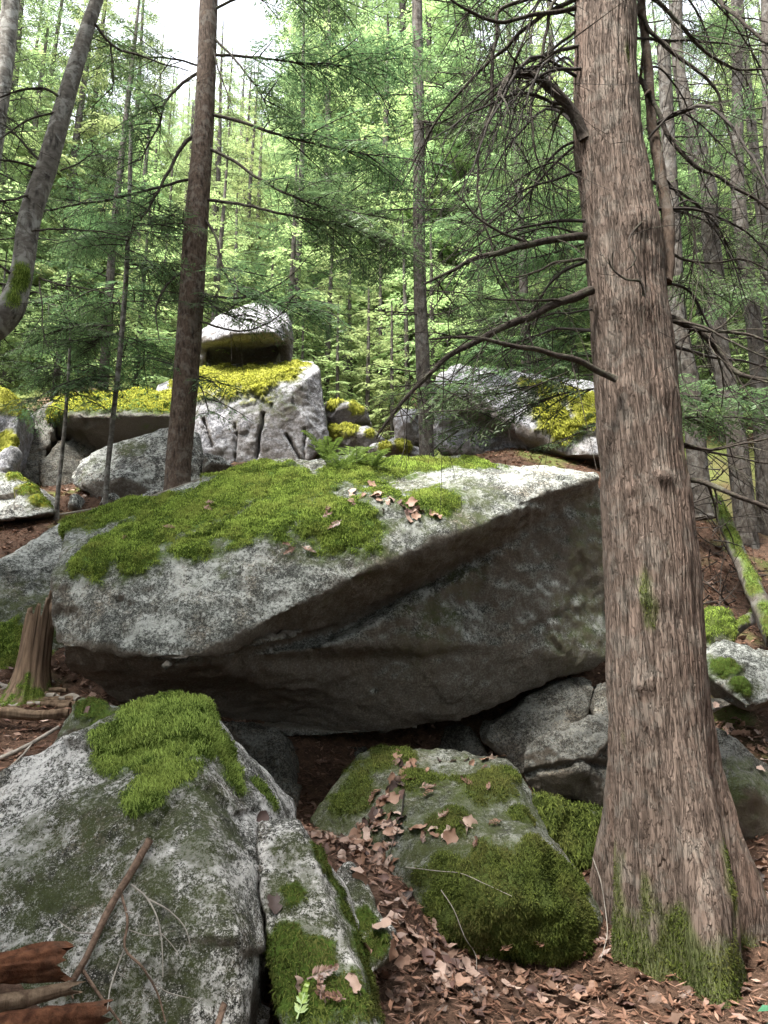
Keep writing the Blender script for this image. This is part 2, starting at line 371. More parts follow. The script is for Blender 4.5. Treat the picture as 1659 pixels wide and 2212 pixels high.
GF = np.stack([i, i+1, i+nx+1, i+nx], 2).reshape(-1, 4)
GV = np.c_[X.ravel(), Y.ravel(), Z]
gm = np.maximum(smooth(.05, .5, fbm(GV*np.array((1.1, 1.1, 0)), 4, 21)-.1)*smooth(5.2, 6.5, GV[:, 1])*.8, smooth(-.5, .2, fbm(GV*np.array((.5, .5, 0)), 4, 22))*smooth(10, 12, GV[:, 1]))
gm = gm*np.clip(1-smooth(3.2, 2.4, np.abs(GV[:, 0]))*smooth(9.4, 8.8, GV[:, 1]), 0, 1)       # no moss under the overhang
ground = mesh('ground', GV, GF, M['ground'], attrs={'moss': gm}, kind='structure')

# ------------------------------------------------------------------ rocks
BV = []                                # every solid built so far, for resting things on them
def add_bvh(o, V, Fs):
    polys = [tuple(f) for F in (Fs if isinstance(Fs, list) else [Fs]) for f in F.tolist()]
    t = BVHTree.FromPolygons(V.tolist(), polys); BV.append((o, t)); return t
_sel = (np.abs(X.ravel()) < 7) & (Y.ravel() > 2) & (Y.ravel() < 14)
_fsel = _sel[GF].all(1); add_bvh(ground, GV, GF[_fsel])
def hit(px, py, only=None):
    d = ray(px, py); d = Vector(d/np.linalg.norm(d)); best = None
    for o, t in BV:
        if only is not None and o not in only: continue
        r = t.ray_cast(Vector((0, 0, CAM_Z)), d)
        if r[0] is not None and (best is None or r[3] < best[2]): best = (np.array(r[0]), np.array(r[1]), r[3], o)
    return best
def remesh(hulls, vox):
    bm = bmesh.new()
    for h in hulls:
        b2 = bmesh.new()
        for q in h: b2.verts.new([float(v) for v in q])
        r = bmesh.ops.convex_hull(b2, input=b2.verts[:])
        bmesh.ops.delete(b2, geom=[v for v in b2.verts if not v.link_faces], context='VERTS')
        bmesh.ops.recalc_face_normals(b2, faces=b2.faces[:])
        me = bpy.data.meshes.new('t'); b2.to_mesh(me); b2.free(); bm.from_mesh(me); bpy.data.meshes.remove(me)
    me = bpy.data.meshes.new('t'); bm.to_mesh(me); bm.free()
    o = bpy.data.objects.new('t', me); link(o)
    md = o.modifiers.new('r', 'REMESH'); md.mode = 'VOXEL'; md.voxel_size = vox; md.adaptivity = 0
    dg = bpy.context.evaluated_depsgraph_get(); e = o.evaluated_get(dg).to_mesh()
    V = np.empty(len(e.vertices)*3, np.float32); e.vertices.foreach_get('co', V); V = V.reshape(-1, 3).astype(float)
    nl = np.empty(len(e.polygons), np.int32); e.polygons.foreach_get('loop_total', nl)
    li = np.empty(len(e.loops), np.int32); e.loops.foreach_get('vertex_index', li)
    assert (nl == 4).all(); Q = li.reshape(-1, 4)
    o.evaluated_get(dg).to_mesh_clear(); bpy.data.objects.remove(o); bpy.data.meshes.remove(me)
    return V, Q
def normals(V, Q):
    n = np.cross(V[Q[:, 2]]-V[Q[:, 0]], V[Q[:, 3]]-V[Q[:, 1]]); N = np.zeros_like(V)
    for k in range(4): np.add.at(N, Q[:, k], n)
    return N/(np.linalg.norm(N, axis=1)[:, None]+1e-12)
def relax(V, Q, it, k=.5):
    cnt = np.zeros(len(V)); e = np.concatenate([Q[:, [0, 1]], Q[:, [1, 2]], Q[:, [2, 3]], Q[:, [3, 0]]])
    np.add.at(cnt, e[:, 0], 1)
    for _ in range(it):
        s = np.zeros_like(V); np.add.at(s, e[:, 0], V[e[:, 1]]); V = V+(s/cnt[:, None]-V)*k
    return V
def fronds(V, Q, mask, n_m2, length, width, seed, down=.8, lift=.35, seg2=True, hang=0.25):
    """moss: short bent blades growing from the masked faces, combed downhill"""
    rs = np.random.RandomState(seed); fm = mask[Q].mean(1)
    a = np.linalg.norm(np.cross(V[Q[:, 2]]-V[Q[:, 0]], V[Q[:, 3]]-V[Q[:, 1]]), axis=1)/2*np.clip(fm*1.6-.3, 0, 1)
    fc = V[Q].mean(1); hole = smooth(-.55, -.1, fbm(fc*9, 3, seed+40)+.5*(fm-.6)); a = a*(.12+.88*hole)
    n = int(a.sum()*n_m2)
    if n < 3: return None
    f = rs.choice(len(Q), n, p=a/a.sum()); u, v = rs.rand(n, 1), rs.rand(n, 1)
    A, B, C, D = (V[Q[f, k]] for k in range(4)); p = (A*(1-u)+B*u)*(1-v)+(D*(1-u)+C*u)*v
    nr = np.cross(C-A, D-B); nr /= np.linalg.norm(nr, axis=1)[:, None]+1e-12
    g = np.array((0, 0, -1.))-nr*(-nr[:, 2:3]); t = g*down+rs.normal(size=(n, 3))*.8
    t -= nr*(t*nr).sum(1)[:, None]; t /= np.linalg.norm(t, axis=1)[:, None]+1e-9
    clump = fbm(p*6, 3, seed)*.42+noise(p*26, seed+1)*.35+.45; l = length*(.5+rs.rand(n, 1))*np.clip(.5+clump, .45, 1.3)[:, None]*np.clip(fm[f]*1.15-.1, .3, 1)[:, None]; wv = np.cross(nr, t)*width*(.6+.8*rs.rand(n, 1)); h = lift*(.4+rs.rand(n, 1))
    p0 = p-nr*.008; p1 = p+nr*l*h+t*l*.5; p2 = p1+t*l*.5-nr*l*h*.3-np.array((0, 0, 1))*l*hang
    Vv = np.stack([p0-wv*.5, p0+wv*.5, p1+wv*.5, p1-wv*.5, p2], 1).reshape(-1, 3); b = np.arange(n)*5
    va = np.clip(clump+rs.normal(size=n)*.3, 0, 1)
    var = np.stack([va*.1, va*.1, va*.7, va*.7, np.clip(va*1.35, 0, 1)], 1).ravel()
    return Vv, [np.stack([b, b+1, b+2, b+3], 1), np.stack([b+3, b+2, b+4], 1)], var
def spot_mask(V, spots, only=None, rough=.75, seed=0, sc_=5):
    if not len(spots): return np.zeros(len(V))
    s = np.zeros(len(V))
    for q in spots:
        c, r = np.asarray(q[0], float), q[1]; k = q[2] if len(q) > 2 else 1.
        s = np.maximum(s, k*np.exp(-((V-c)**2).sum(1)/(r*r)*.9))
    return smooth(.28, .62, s+rough*(.38*fbm(V*sc_, 4, seed)+.22*noise(V*sc_*5, seed+1))*(s > .08))
def boulder(name, label, hulls, mat, vox=.03, rel=3, amp=.045, sc_=1.6, fac=.05, cell=.5, fine=.008, seed=1, moss=(), film=(), cracks=(),
            top=None, thick=.02, fr=None, lump=0, extra=0, scoops=()):
    """moss / film: (px, py, radius[, weight]) as seen on this stone; top: (nz0, nz1, weight) moss on upward faces; fr: frond settings"""
    V, Q = remesh(hulls, vox); V = relax(V, Q, rel)
    if len(scoops):
        N = normals(relax(V, Q, 6), Q)
        for (x, y, Yd), r, dp in scoops:
            V[:, 1] += dp*np.exp(-((V-P(x, y, Yd))**2).sum(1)/(r*r))*smooth(.02, -.10, N[:, 2])*smooth(.2, -.2, N[:, 1])
        V = relax(V, Q, 2)
    N = normals(V, Q); d = amp*fbm(V*sc_+seed*3.7, 4, seed)
    if fac: d = d+fac*cell*facets(V, cell, seed)*1.2
    V = V+N*d[:, None]; N = normals(V, Q)
    if fac: V = V+N*(fac*cell*.38*.7*facets(V, cell*.38, seed+77))[:, None]; N = normals(V, Q)
    rid = 1-np.abs(noise(V*6.5+seed, seed+2)); V = V+N*(fine*(1.2*fbm(V*11, 4, seed+5)+1.0*(rid-.7)))[:, None]
    for c in cracks:
        pl = np.asarray(c[0]); wd, dp = c[1], c[2]; best = np.full(len(V), 9.)
        wob = V+.02*np.stack([noise(V*5, 31), 0*V[:, 0], noise(V*5, 32)], 1)
        for a, b in zip(pl[:-1], pl[1:]):
            ab = (b-a)[[0, 2]]; t = np.clip(((wob-a)[:, [0, 2]]@ab)/(ab@ab+1e-9), 0, 1)
            best = np.minimum(best, np.linalg.norm((wob-a)[:, [0, 2]]-t[:, None]*ab, axis=1))
        front = smooth(.1, -.3, normals(V, Q)[:, 1]); V[:, 1] += dp*np.exp(-(best/wd)**2)*front
    tree = BVHTree.FromPolygons(V.tolist(), Q.tolist())
    def on(px, py):
        dd = ray(px, py); r = tree.ray_cast(Vector((0, 0, CAM_Z)), Vector(dd/np.linalg.norm(dd))); return None if r[0] is None else np.array(r[0])
    def res(l):
        o_ = []
        for q in l:
            if len(q) == 2 or not np.isscalar(q[0]): o_.append(q); continue
            h_ = on(q[0], q[1])
            if h_ is not None: o_.append((h_, *q[2:]))
        return o_
    N = normals(V, Q); mk = spot_mask(V, res(moss), seed=seed); fk = spot_mask(V, res(film), rough=.9, seed=seed+9)
    if top: mk = np.maximum(mk, smooth(.4, .6, smooth(top[0], top[1], N[:, 2])*top[2]+.4*fbm(V*(4.5 if len(top) < 4 else top[3]), 4, seed+3)))
    if len(moss): fk = np.maximum(fk, spot_mask(V, [(q[0], q[1]*1.25, *q[2:]) for q in res(moss)], rough=1.2, seed=seed+2)*.9)
    fk = np.maximum(fk, extra*smooth(-.1, .35, fbm(V*3, 4, seed+4)))
    V = V+N*(mk*thick*(1+.7*fbm(V*9, 3, seed+6)))[:, None]
    if lump: V = V+N*(mk*lump*np.abs(noise(V*np.array((5, 5, 9)), seed+8)))[:, None]
    base = np.array((V[:, 0].mean(), V[:, 1].mean(), V[:, 2].min()))
    o = mesh(name, V, Q, M[mat], loc=base, attrs={'moss': mk, 'film': fk, 'upfacing': smooth(-.22, .25, N[:, 2])}); tag(o, label, 'boulder')
    add_bvh(o, V, Q)
    if fr:
        dens, ln, wd, mm = fr[:4]; g = fronds(V, Q, mk, dens, ln, wd, seed, **(fr[4] if len(fr) > 4 else {}))
        if g: mesh('moss', g[0], g[1], M[mm], parent=o, attrs={'var': g[2]}, kind='stuff')
    return o
def back(l, dy, dz=0): return [q+np.array((0, dy, dz)) for q in l]

# the great overhanging boulder
lip = [(112, 1400, 5.5), (210, 1393, 5.35), (360, 1438, 5.15), (430, 1427, 5.2), (525, 1362, 5.35), (690, 1272, 5.62), (795, 1212, 5.78), (999, 1160, 6.1), (1144, 1081, 6.4), (1198, 1038, 6.6), (1292, 1030, 6.85)]
topf = [(116, 1235, 5.7), (142, 1125, 6.6), (330, 1085, 6.9), (430, 1050, 7.0), (555, 995, 7.1), (929, 985, 7.7), (1069, 1000, 7.5), (1144, 1012, 7.3), (1300, 1020, 7.2), (200, 1212, 5.62), (400, 1190, 5.62), (560, 1150, 5.74), (700, 1150, 5.9), (800, 1162, 6.0)]
U = list(pts(lip))+list(pts(topf)); tp = pts([(142, 1125, 6.6), (555, 1003, 7.1), (929, 990, 7.7), (1300, 1025, 7.2)])
upper = U+back(tp, 1.4, .1)+back(pts([(200, 1300, 6.5), (1250, 1180, 7.4)]), .6)
low = [(1303, 1050, 7.05), (1312, 1418, 7.1), (1270, 1447, 7.1), (1225, 1452, 7.0), (1150, 1495, 6.95), (1000, 1558, 6.9), (830, 1583, 6.85), (700, 1588, 6.85), (500, 1575, 6.7), (300, 1535, 6.3), (230, 1510, 6.15), (150, 1470, 5.95), (123, 1435, 5.75), (130, 1400, 5.6),
       (1200, 1065, 6.95), (1000, 1190, 6.75), (800, 1250, 6.5), (560, 1380, 6.0), (400, 1440, 5.5)]
lower = list(pts(low))+back(pts([(1303, 1080, 7.05), (1312, 1380, 6.85), (830, 1500, 6.4), (300, 1450, 6.05), (130, 1400, 5.7)]), 1.8)+back(pts([(1000, 1540, 6.5)]), 1.0, .1)
overhang = boulder('overhanging_boulder', 'huge overhanging granite boulder with green moss on top and dark hollow beneath', [upper, lower], 'granite', vox=.029, rel=2, amp=.055, sc_=1.1, fac=.03, cell=.55, fine=.012, seed=4,
    moss=list(((550, 1030, .5), (480, 1070, .45), (420, 1110, .42), (340, 1140, .42), (260, 1170, .32), (200, 1200, .22), (170, 1120, .25), (640, 1060, .4), (720, 1110, .38), (780, 1150, .22), (600, 1110, .4), (520, 1140, .3), (420, 1180, .22), (300, 1205, .18), (760, 1020, .4), (860, 1000, .4), (940, 1000, .3), (1020, 1000, .26), (1100, 1002, .2), (240, 1110, .3), (330, 1095, .3), (930, 1075, .3, .85), (830, 1060, .22, .8), (205, 1230, .12))),
    film=[(x, y, r, k) for x, y, r, k in ((960, 1070, .5, 1), (1270, 1200, .3, 1), (1260, 1330, .35, 1.1), (1290, 1120, .25, 1), (1230, 1390, .28, 1), (940, 1330, .3, .8), (910, 1400, .25, .8), (1000, 1260, .25, .7), (820, 1170, .3, .7))],
    thick=.014, fr=(19000, .022, .0052, 'moss', dict(lift=.75, down=.6, hang=.3)),
    scoops=[((620, 1420, 6.35), .7, .55), ((820, 1330, 6.6), .7, .5), ((1000, 1260, 6.8), .5, .25), ((440, 1480, 6.0), .5, .25)])
# stones around it
fl = [(370, 1500, 4.25), (440, 1512, 4.25), (285, 1522, 4.2), (212, 1568, 4.1), (0, 1685, 3.8), (-180, 1770, 3.6), (435, 1660, 3.66), (515, 1645, 4.15), (412, 1745, 3.4), (500, 2003, 2.98), (522, 2212, 2.85), (556, 2212, 3.3), (534, 1928, 3.65), (512, 1795, 3.9), (590, 1702, 4.2), (615, 1765, 4.2), (60, 2010, 3.1), (-150, 2230, 2.85), (300, 2330, 2.8), (520, 2380, 2.9), (200, 1800, 3.5)]
boulder('mossy_boulder', 'tall grey boulder with a thick bright green moss cap at front left', [list(pts(fl))+back(pts([(370, 1600, 4.2), (0, 1760, 3.8), (600, 1800, 4.2), (-150, 2230, 3.2), (560, 2300, 3.3)]), .8)], 'granite_front', vox=.018, rel=2, amp=.028, sc_=1.8, fac=.04, cell=.45, fine=.007, seed=8,
    moss=[(x, y, r) for x, y, r in ((370, 1510, .22), (310, 1540, .16), (260, 1580, .13), (430, 1540, .18), (470, 1600, .13), (490, 1655, .10), (350, 1600, .2), (290, 1640, .15), (240, 1640, .10), (360, 1680, .15), (310, 1720, .11), (420, 1610, .12), (500, 1690, .07), (390, 1570, .2), (565, 1705, .06), (585, 1735, .05))],
    film=[(x, y, r*1.1, k) for x, y, r, k in ((350, 1760, .3, 1.2), (200, 1760, .2, 1.1), (120, 1830, .25, 1.1), (40, 1900, .3, 1.1), (60, 2020, .3, 1.1), (180, 2040, .22, 1.1), (380, 1850, .22, 1), (300, 2000, .3, .8), (280, 2150, .25, .9), (400, 1990, .25, .8), (420, 2120, .2, .7))],
    thick=.014, fr=(40000, .024, .0036, 'moss_bright', dict(down=.8, hang=.4, lift=.75)))
boulder('slab_boulder', 'narrow leaning slab of pale lichened rock with dark mossy right side', [list(pts([(560, 1775, 3.75), (635, 1758, 3.8), (652, 1775, 3.75), (556, 1813, 3.6), (592, 2003, 3.3), (606, 2230, 2.98), (655, 1800, 3.6), (682, 1903, 3.42), (735, 2003, 3.3), (775, 2110, 3.15), (800, 2230, 3.02), (668, 1798, 3.9), (738, 1903, 3.8), (782, 2003, 3.7), (828, 2230, 3.4), (622, 2330, 2.95), (820, 2330, 3.1)]))+back(pts([(600, 1850, 3.8), (760, 2000, 3.8), (600, 2200, 3.3), (820, 2250, 3.5)]), .35)], 'granite_front', vox=.012, rel=1, amp=.018, sc_=3, fac=.025, cell=.3, fine=.006, seed=12,
    moss=[(x, y, r) for x, y, r in ((690, 1850, .09), (720, 1910, .1), (750, 1980, .11), (780, 2060, .12), (800, 2150, .13), (640, 1935, .06), (620, 2060, .11), (680, 2080, .1), (640, 2140, .12), (700, 2150, .13), (750, 2150, .12), (550, 1795, .04))],
    film=[(x, y, r, 1) for x, y, r in ((640, 1930, .14), (690, 2000, .14), (740, 2080, .2), (620, 1840, .1))],
    thick=.012, fr=(20000, .022, .004, 'moss_dark'))
boulder('small_slab', 'small upright lichen-spotted slab tucked beside the narrow leaning slab', [list(pts([(728, 1885, 3.98), (755, 1862, 3.98), (776, 1884, 3.95), (832, 1993, 3.78), (848, 2060, 3.7), (800, 2110, 3.6), (738, 1985, 3.8)]))+back(pts([(755, 1880, 3.98), (848, 2040, 3.75), (760, 2080, 3.8)]), .3, -.05)], 'granite_front', vox=.012, amp=.02, sc_=4, fac=.05, cell=.2, fine=.005, seed=14,
    moss=[(790, 1990, .06), (815, 2040, .07)], film=[(780, 1960, .15, 1)], thick=.01, fr=(18000, .02, .004, 'moss_dark'))
eb = [(768, 1627, 6.0), (822, 1613, 6.1), (967, 1620, 6.1), (1095, 1638, 6.0), (667, 1773, 5.6), (717, 1703, 5.8), (700, 1850, 5.25), (860, 1900, 4.9), (930, 1885, 4.72), (1150, 1835, 4.72), (1157, 1811, 4.9), (1262, 1900, 4.98), (1303, 1983, 4.78), (1303, 2022, 4.7), (1280, 2055, 4.62), (1224, 2068, 4.55), (1026, 2052, 4.52), (945, 2030, 4.55), (912, 1983, 4.65), (1100, 1950, 4.45), (1210, 1960, 4.45)]
boulder('mossy_block', 'broad sloping mossy block strewn with dead leaves before the dark hollow', [list(pts(eb))+back(pts([(768, 1680, 6.0), (1095, 1700, 6.0), (700, 1850, 5.3), (1262, 1960, 5.0)]), .5)], 'granite_mossy', vox=.02, rel=6, amp=.035, sc_=2, fac=.035, cell=.5, fine=.008, extra=.9, seed=17,
    moss=[(x, y, r, k) for x, y, r, k in ((1000, 1930, .3, 1), (1100, 1920, .35, 1), (1200, 1930, .3, 1), (1100, 2000, .35, 1), (1230, 1990, .3, 1), (1000, 2000, .25, 1), (1170, 1850, .16, 1), (1130, 1760, .12, 1), (1040, 1700, .25, .85), (900, 1680, .22, .8), (820, 1640, .25, .8), (760, 1720, .2, .8), (980, 1780, .2, .8), (1080, 1680, .2, .9), (1220, 1880, .2, 1))],
    film=[(1100, 1950, .5, 1), (1230, 1950, .5, 1), (900, 1750, .6, 1), (1050, 1750, .5, 1), (800, 1700, .4, 1), (720, 1780, .3, 1), (950, 1850, .4, .9)], thick=.014, fr=(20000, .017, .005, 'moss_dark', dict(lift=.9, down=.4)))
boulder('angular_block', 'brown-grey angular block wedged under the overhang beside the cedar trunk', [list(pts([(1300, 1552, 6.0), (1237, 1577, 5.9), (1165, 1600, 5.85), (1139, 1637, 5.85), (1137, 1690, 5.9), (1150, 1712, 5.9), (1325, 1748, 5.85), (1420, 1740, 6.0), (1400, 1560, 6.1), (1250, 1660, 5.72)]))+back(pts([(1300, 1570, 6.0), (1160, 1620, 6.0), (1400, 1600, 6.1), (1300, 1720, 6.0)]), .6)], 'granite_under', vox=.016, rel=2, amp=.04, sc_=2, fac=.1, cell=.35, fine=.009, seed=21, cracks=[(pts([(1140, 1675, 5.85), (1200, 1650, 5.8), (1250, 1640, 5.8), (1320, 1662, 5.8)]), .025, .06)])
boulder('low_mossy_rock', 'low moss-furred rock under the angular block, left of the cedar trunk', [list(pts([(1146, 1725, 5.7), (1240, 1738, 5.55), (1330, 1750, 5.5), (1400, 1760, 5.6), (1390, 1890, 5.3), (1310, 1885, 5.25), (1220, 1860, 5.3), (1170, 1780, 5.5)]))+back(pts([(1150, 1740, 5.7), (1390, 1780, 5.6), (1300, 1900, 5.4)]), .6)], 'granite_mossy', vox=.018, amp=.03, seed=23,
    moss=[(1200, 1760, .2), (1250, 1790, .2), (1300, 1810, .2), (1290, 1860, .2), (1220, 1830, .18), (1170, 1750, .1)], thick=.02, fr=(9000, .035, .007, 'moss_dark', dict(lift=.7)))
D_ = dict(vox=.03, amp=.05, fac=.06, cell=.4, fine=.008)
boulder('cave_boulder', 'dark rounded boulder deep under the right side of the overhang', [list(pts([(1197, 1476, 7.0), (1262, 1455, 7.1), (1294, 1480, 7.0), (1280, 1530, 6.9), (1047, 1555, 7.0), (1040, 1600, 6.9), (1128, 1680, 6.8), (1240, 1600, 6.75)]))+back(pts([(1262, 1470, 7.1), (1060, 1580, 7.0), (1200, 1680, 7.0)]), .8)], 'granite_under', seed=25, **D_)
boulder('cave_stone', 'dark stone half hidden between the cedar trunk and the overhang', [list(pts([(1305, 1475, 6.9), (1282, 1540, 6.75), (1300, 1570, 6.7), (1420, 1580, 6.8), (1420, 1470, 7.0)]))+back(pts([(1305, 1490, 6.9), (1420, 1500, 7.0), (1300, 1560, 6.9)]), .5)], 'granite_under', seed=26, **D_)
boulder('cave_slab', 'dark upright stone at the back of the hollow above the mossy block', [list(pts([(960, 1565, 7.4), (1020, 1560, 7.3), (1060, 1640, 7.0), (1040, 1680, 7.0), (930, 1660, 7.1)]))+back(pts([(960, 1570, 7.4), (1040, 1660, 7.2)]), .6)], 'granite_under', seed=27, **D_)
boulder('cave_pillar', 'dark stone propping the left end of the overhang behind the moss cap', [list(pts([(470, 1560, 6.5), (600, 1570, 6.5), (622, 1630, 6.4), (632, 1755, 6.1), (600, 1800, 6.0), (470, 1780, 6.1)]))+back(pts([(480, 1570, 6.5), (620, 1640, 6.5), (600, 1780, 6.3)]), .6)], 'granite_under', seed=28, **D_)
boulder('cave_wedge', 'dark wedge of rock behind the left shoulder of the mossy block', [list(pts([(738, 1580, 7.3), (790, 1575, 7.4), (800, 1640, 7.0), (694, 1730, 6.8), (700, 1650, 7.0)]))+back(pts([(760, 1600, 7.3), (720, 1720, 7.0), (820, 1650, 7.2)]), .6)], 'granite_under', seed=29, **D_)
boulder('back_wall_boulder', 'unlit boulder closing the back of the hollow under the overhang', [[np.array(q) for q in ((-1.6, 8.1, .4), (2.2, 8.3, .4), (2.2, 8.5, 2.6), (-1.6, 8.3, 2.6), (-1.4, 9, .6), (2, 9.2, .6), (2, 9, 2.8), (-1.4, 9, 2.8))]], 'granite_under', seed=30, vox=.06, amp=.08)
boulder('left_slab', 'smooth sloping grey slab behind the old stump at the left edge', [list(pts([(-120, 1290, 6.9), (0, 1217, 7.2), (70, 1165, 7.6), (132, 1120, 7.9), (230, 1130, 8.0), (220, 1400, 7.0), (130, 1455, 6.75), (0, 1450, 6.7), (-120, 1450, 6.6)]))+back(pts([(0, 1280, 7.2), (200, 1200, 8), (200, 1450, 7.2), (-120, 1400, 7)]), .7)], 'granite', vox=.03, rel=5, amp=.04, fac=.03, seed=33,
    film=[(30, 1370, .5, 1.1), (100, 1330, .4, .8), (20, 1280, .3, .6)], moss=[(20, 1400, .3), (0, 1440, .3), (80, 1440, .2)], fr=(9000, .035, .007, 'moss'))
boulder('leaning_stone', 'grey stone with thin moss behind the left shoulder of the front boulder', [list(pts([(95, 1625, 4.95), (172, 1505, 5.15), (262, 1524, 5.1), (320, 1540, 5.1), (330, 1640, 4.8), (180, 1650, 4.7)]))+back(pts([(172, 1530, 5.15), (310, 1560, 5.1), (200, 1660, 5)]), .4)], 'granite', vox=.016, amp=.03, sc_=2.5, fac=.06, cell=.3, seed=35, moss=[(200, 1530, .12), (230, 1560, .1)], film=[(200, 1570, .3, 1)], fr=(12000, .025, .005, 'moss_dark'))
boulder('lichened_block', 'pale lichened angular rock right of the cedar trunk among dead leaves', [list(pts([(1563, 1378, 6.7), (1680, 1420, 6.6), (1522, 1415, 6.45), (1537, 1465, 6.3), (1616, 1533, 6.1), (1700, 1500, 6.3), (1600, 1480, 6.2), (1640, 1440, 6.35)]))+back(pts([(1563, 1400, 6.7), (1700, 1450, 6.6), (1560, 1500, 6.4), (1680, 1540, 6.4)]), .4)], 'granite', vox=.016, amp=.03, rel=2, fac=.05, cell=.3, seed=37, moss=[(1560, 1440, .12), (1600, 1480, .1)], fr=(9000, .02, .005, 'moss_dark'))
boulder('mossy_rock', 'small rounded moss-topped rock above the lichened block', [list(pts([(1500, 1345, 6.95), (1547, 1312, 7.05), (1586, 1327, 7.0), (1590, 1400, 6.8), (1510, 1410, 6.75)]))+back(pts([(1547, 1320, 7.05), (1580, 1390, 7)]), .4)], 'granite_mossy', vox=.02, seed=38, moss=[(1547, 1330, .2), (1530, 1350, .15), (1570, 1350, .15)], fr=(10000, .03, .006, 'moss'))
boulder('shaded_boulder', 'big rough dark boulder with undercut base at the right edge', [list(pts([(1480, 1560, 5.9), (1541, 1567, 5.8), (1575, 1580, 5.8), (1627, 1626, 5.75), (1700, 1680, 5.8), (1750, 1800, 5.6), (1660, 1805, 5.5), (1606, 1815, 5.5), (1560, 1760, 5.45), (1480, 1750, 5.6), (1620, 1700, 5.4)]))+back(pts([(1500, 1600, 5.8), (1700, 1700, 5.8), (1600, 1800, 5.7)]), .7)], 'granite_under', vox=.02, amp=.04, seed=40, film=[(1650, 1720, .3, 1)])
boulder('flat_stone', 'thin flat brown stone under the lichened block at right', [list(pts([(1500, 1508, 6.3), (1560, 1503, 6.25), (1590, 1522, 6.1), (1540, 1535, 6.0), (1500, 1530, 6.1)]))+back(pts([(1510, 1510, 6.3), (1590, 1520, 6.2)]), .3, -.05)], 'granite_under', vox=.016, amp=.015, seed=41)

# rocks up the slope
B_ = dict(vox=.035, amp=.04, sc_=1.2, fac=.07, cell=.7, fine=.008, rel=2)
cr = lambda l, Y: pts([(x, y, Y) for x, y in l])
boulder('cracked_boulder', 'big pale boulder with vertical cracks and yellow moss on its flat top', [list(pts([(330, 870, 11.0), (430, 855, 10.5), (550, 845, 10.4), (650, 826, 10.4), (688, 800, 10.7), (700, 905, 10.6), (712, 945, 10.6), (668, 1000, 10.4), (500, 1010, 10.2), (425, 1000, 10.2), (330, 1000, 10.8), (430, 795, 12.0), (625, 782, 12.0), (680, 780, 11.6), (340, 830, 12)]))+back(pts([(430, 900, 11), (690, 900, 11), (500, 1010, 11)]), 1.4)], 'granite_pale', vox=.026, rel=1, amp=.025, sc_=1.3, fac=.035, cell=.7, fine=.007, seed=44,
    moss=[(x, y, r) for x, y, r in ((440, 810, .5), (480, 815, .5), (530, 810, .5), (580, 805, .45), (630, 795, .35), (500, 835, .4), (560, 830, .35), (450, 840, .4), (610, 815, .3), (380, 850, .4))], film=[(590, 870, .4, .7), (520, 880, .3, .6)],
    cracks=[(cr([(438, 900), (447, 940), (459, 966)], 10.3), .013, .20), (cr([(507, 915), (512, 960), (509, 1010)], 10.3), .010, .16), (cr([(570, 890), (561, 945), (554, 990)], 10.3), .014, .22), (cr([(618, 938), (634, 965), (646, 992)], 10.3), .012, .18), (cr([(657, 920), (654, 990)], 10.3), .010, .12)],
    thick=.03, lump=.07, fr=(3000, .032, .014, 'moss_gold', dict(lift=.6)))
boulder('perched_boulder', 'boulder with a dark concave underside perched on the cracked boulder', [
    list(pts([(462, 736, 11.0), (515, 720, 10.85), (590, 718, 10.85), (614, 738, 11.2), (428, 745, 11.6), (428, 722, 11.5), (628, 690, 11.6), (628, 740, 11.8), (480, 680, 11.7), (600, 650, 11.9), (540, 655, 11.9), (500, 688, 11.1), (590, 688, 11.1)]))+back(pts([(435, 735, 12), (620, 700, 12.1), (520, 715, 12)]), .7),
    list(pts([(445, 786, 12.2), (530, 790, 12.3), (600, 782, 12.2), (440, 730, 12.1), (610, 710, 12.1)]))+back(pts([(450, 785, 12.2), (600, 780, 12.2), (600, 700, 12.2), (450, 720, 12.2)]), .5),
    list(pts([(604, 780, 11.9), (628, 782, 11.8), (630, 700, 11.7), (612, 720, 11.7), (600, 740, 12.2), (630, 780, 12.4)])),
    list(pts([(428, 786, 11.9), (446, 786, 11.9), (428, 730, 11.7), (450, 735, 11.8), (440, 780, 12.4)]))], 'granite_pale', vox=.03, rel=2, amp=.03, fac=.05, cell=.5, fine=.01, seed=46)
boulder('grey_boulder', 'large grey blunt boulder behind the left fir trunk', [list(pts([(146, 1028, 9.4), (165, 1003, 9.5), (240, 965, 9.6), (360, 925, 9.7), (425, 935, 9.7), (440, 993, 9.6), (432, 1035, 9.4), (340, 1055, 9.3), (237, 1055, 9.2), (200, 1075, 9.2), (152, 1048, 9.3), (260, 1030, 9.05), (400, 1100, 9.3)]))+back(pts([(180, 1010, 9.6), (400, 950, 9.8), (430, 1030, 9.6), (200, 1060, 9.4)]), .9)], 'granite_grey', seed=48, film=[(280, 970, .25, .9), (200, 1010, .3, .5)], **{**B_, 'vox': .03, 'fac': .04})
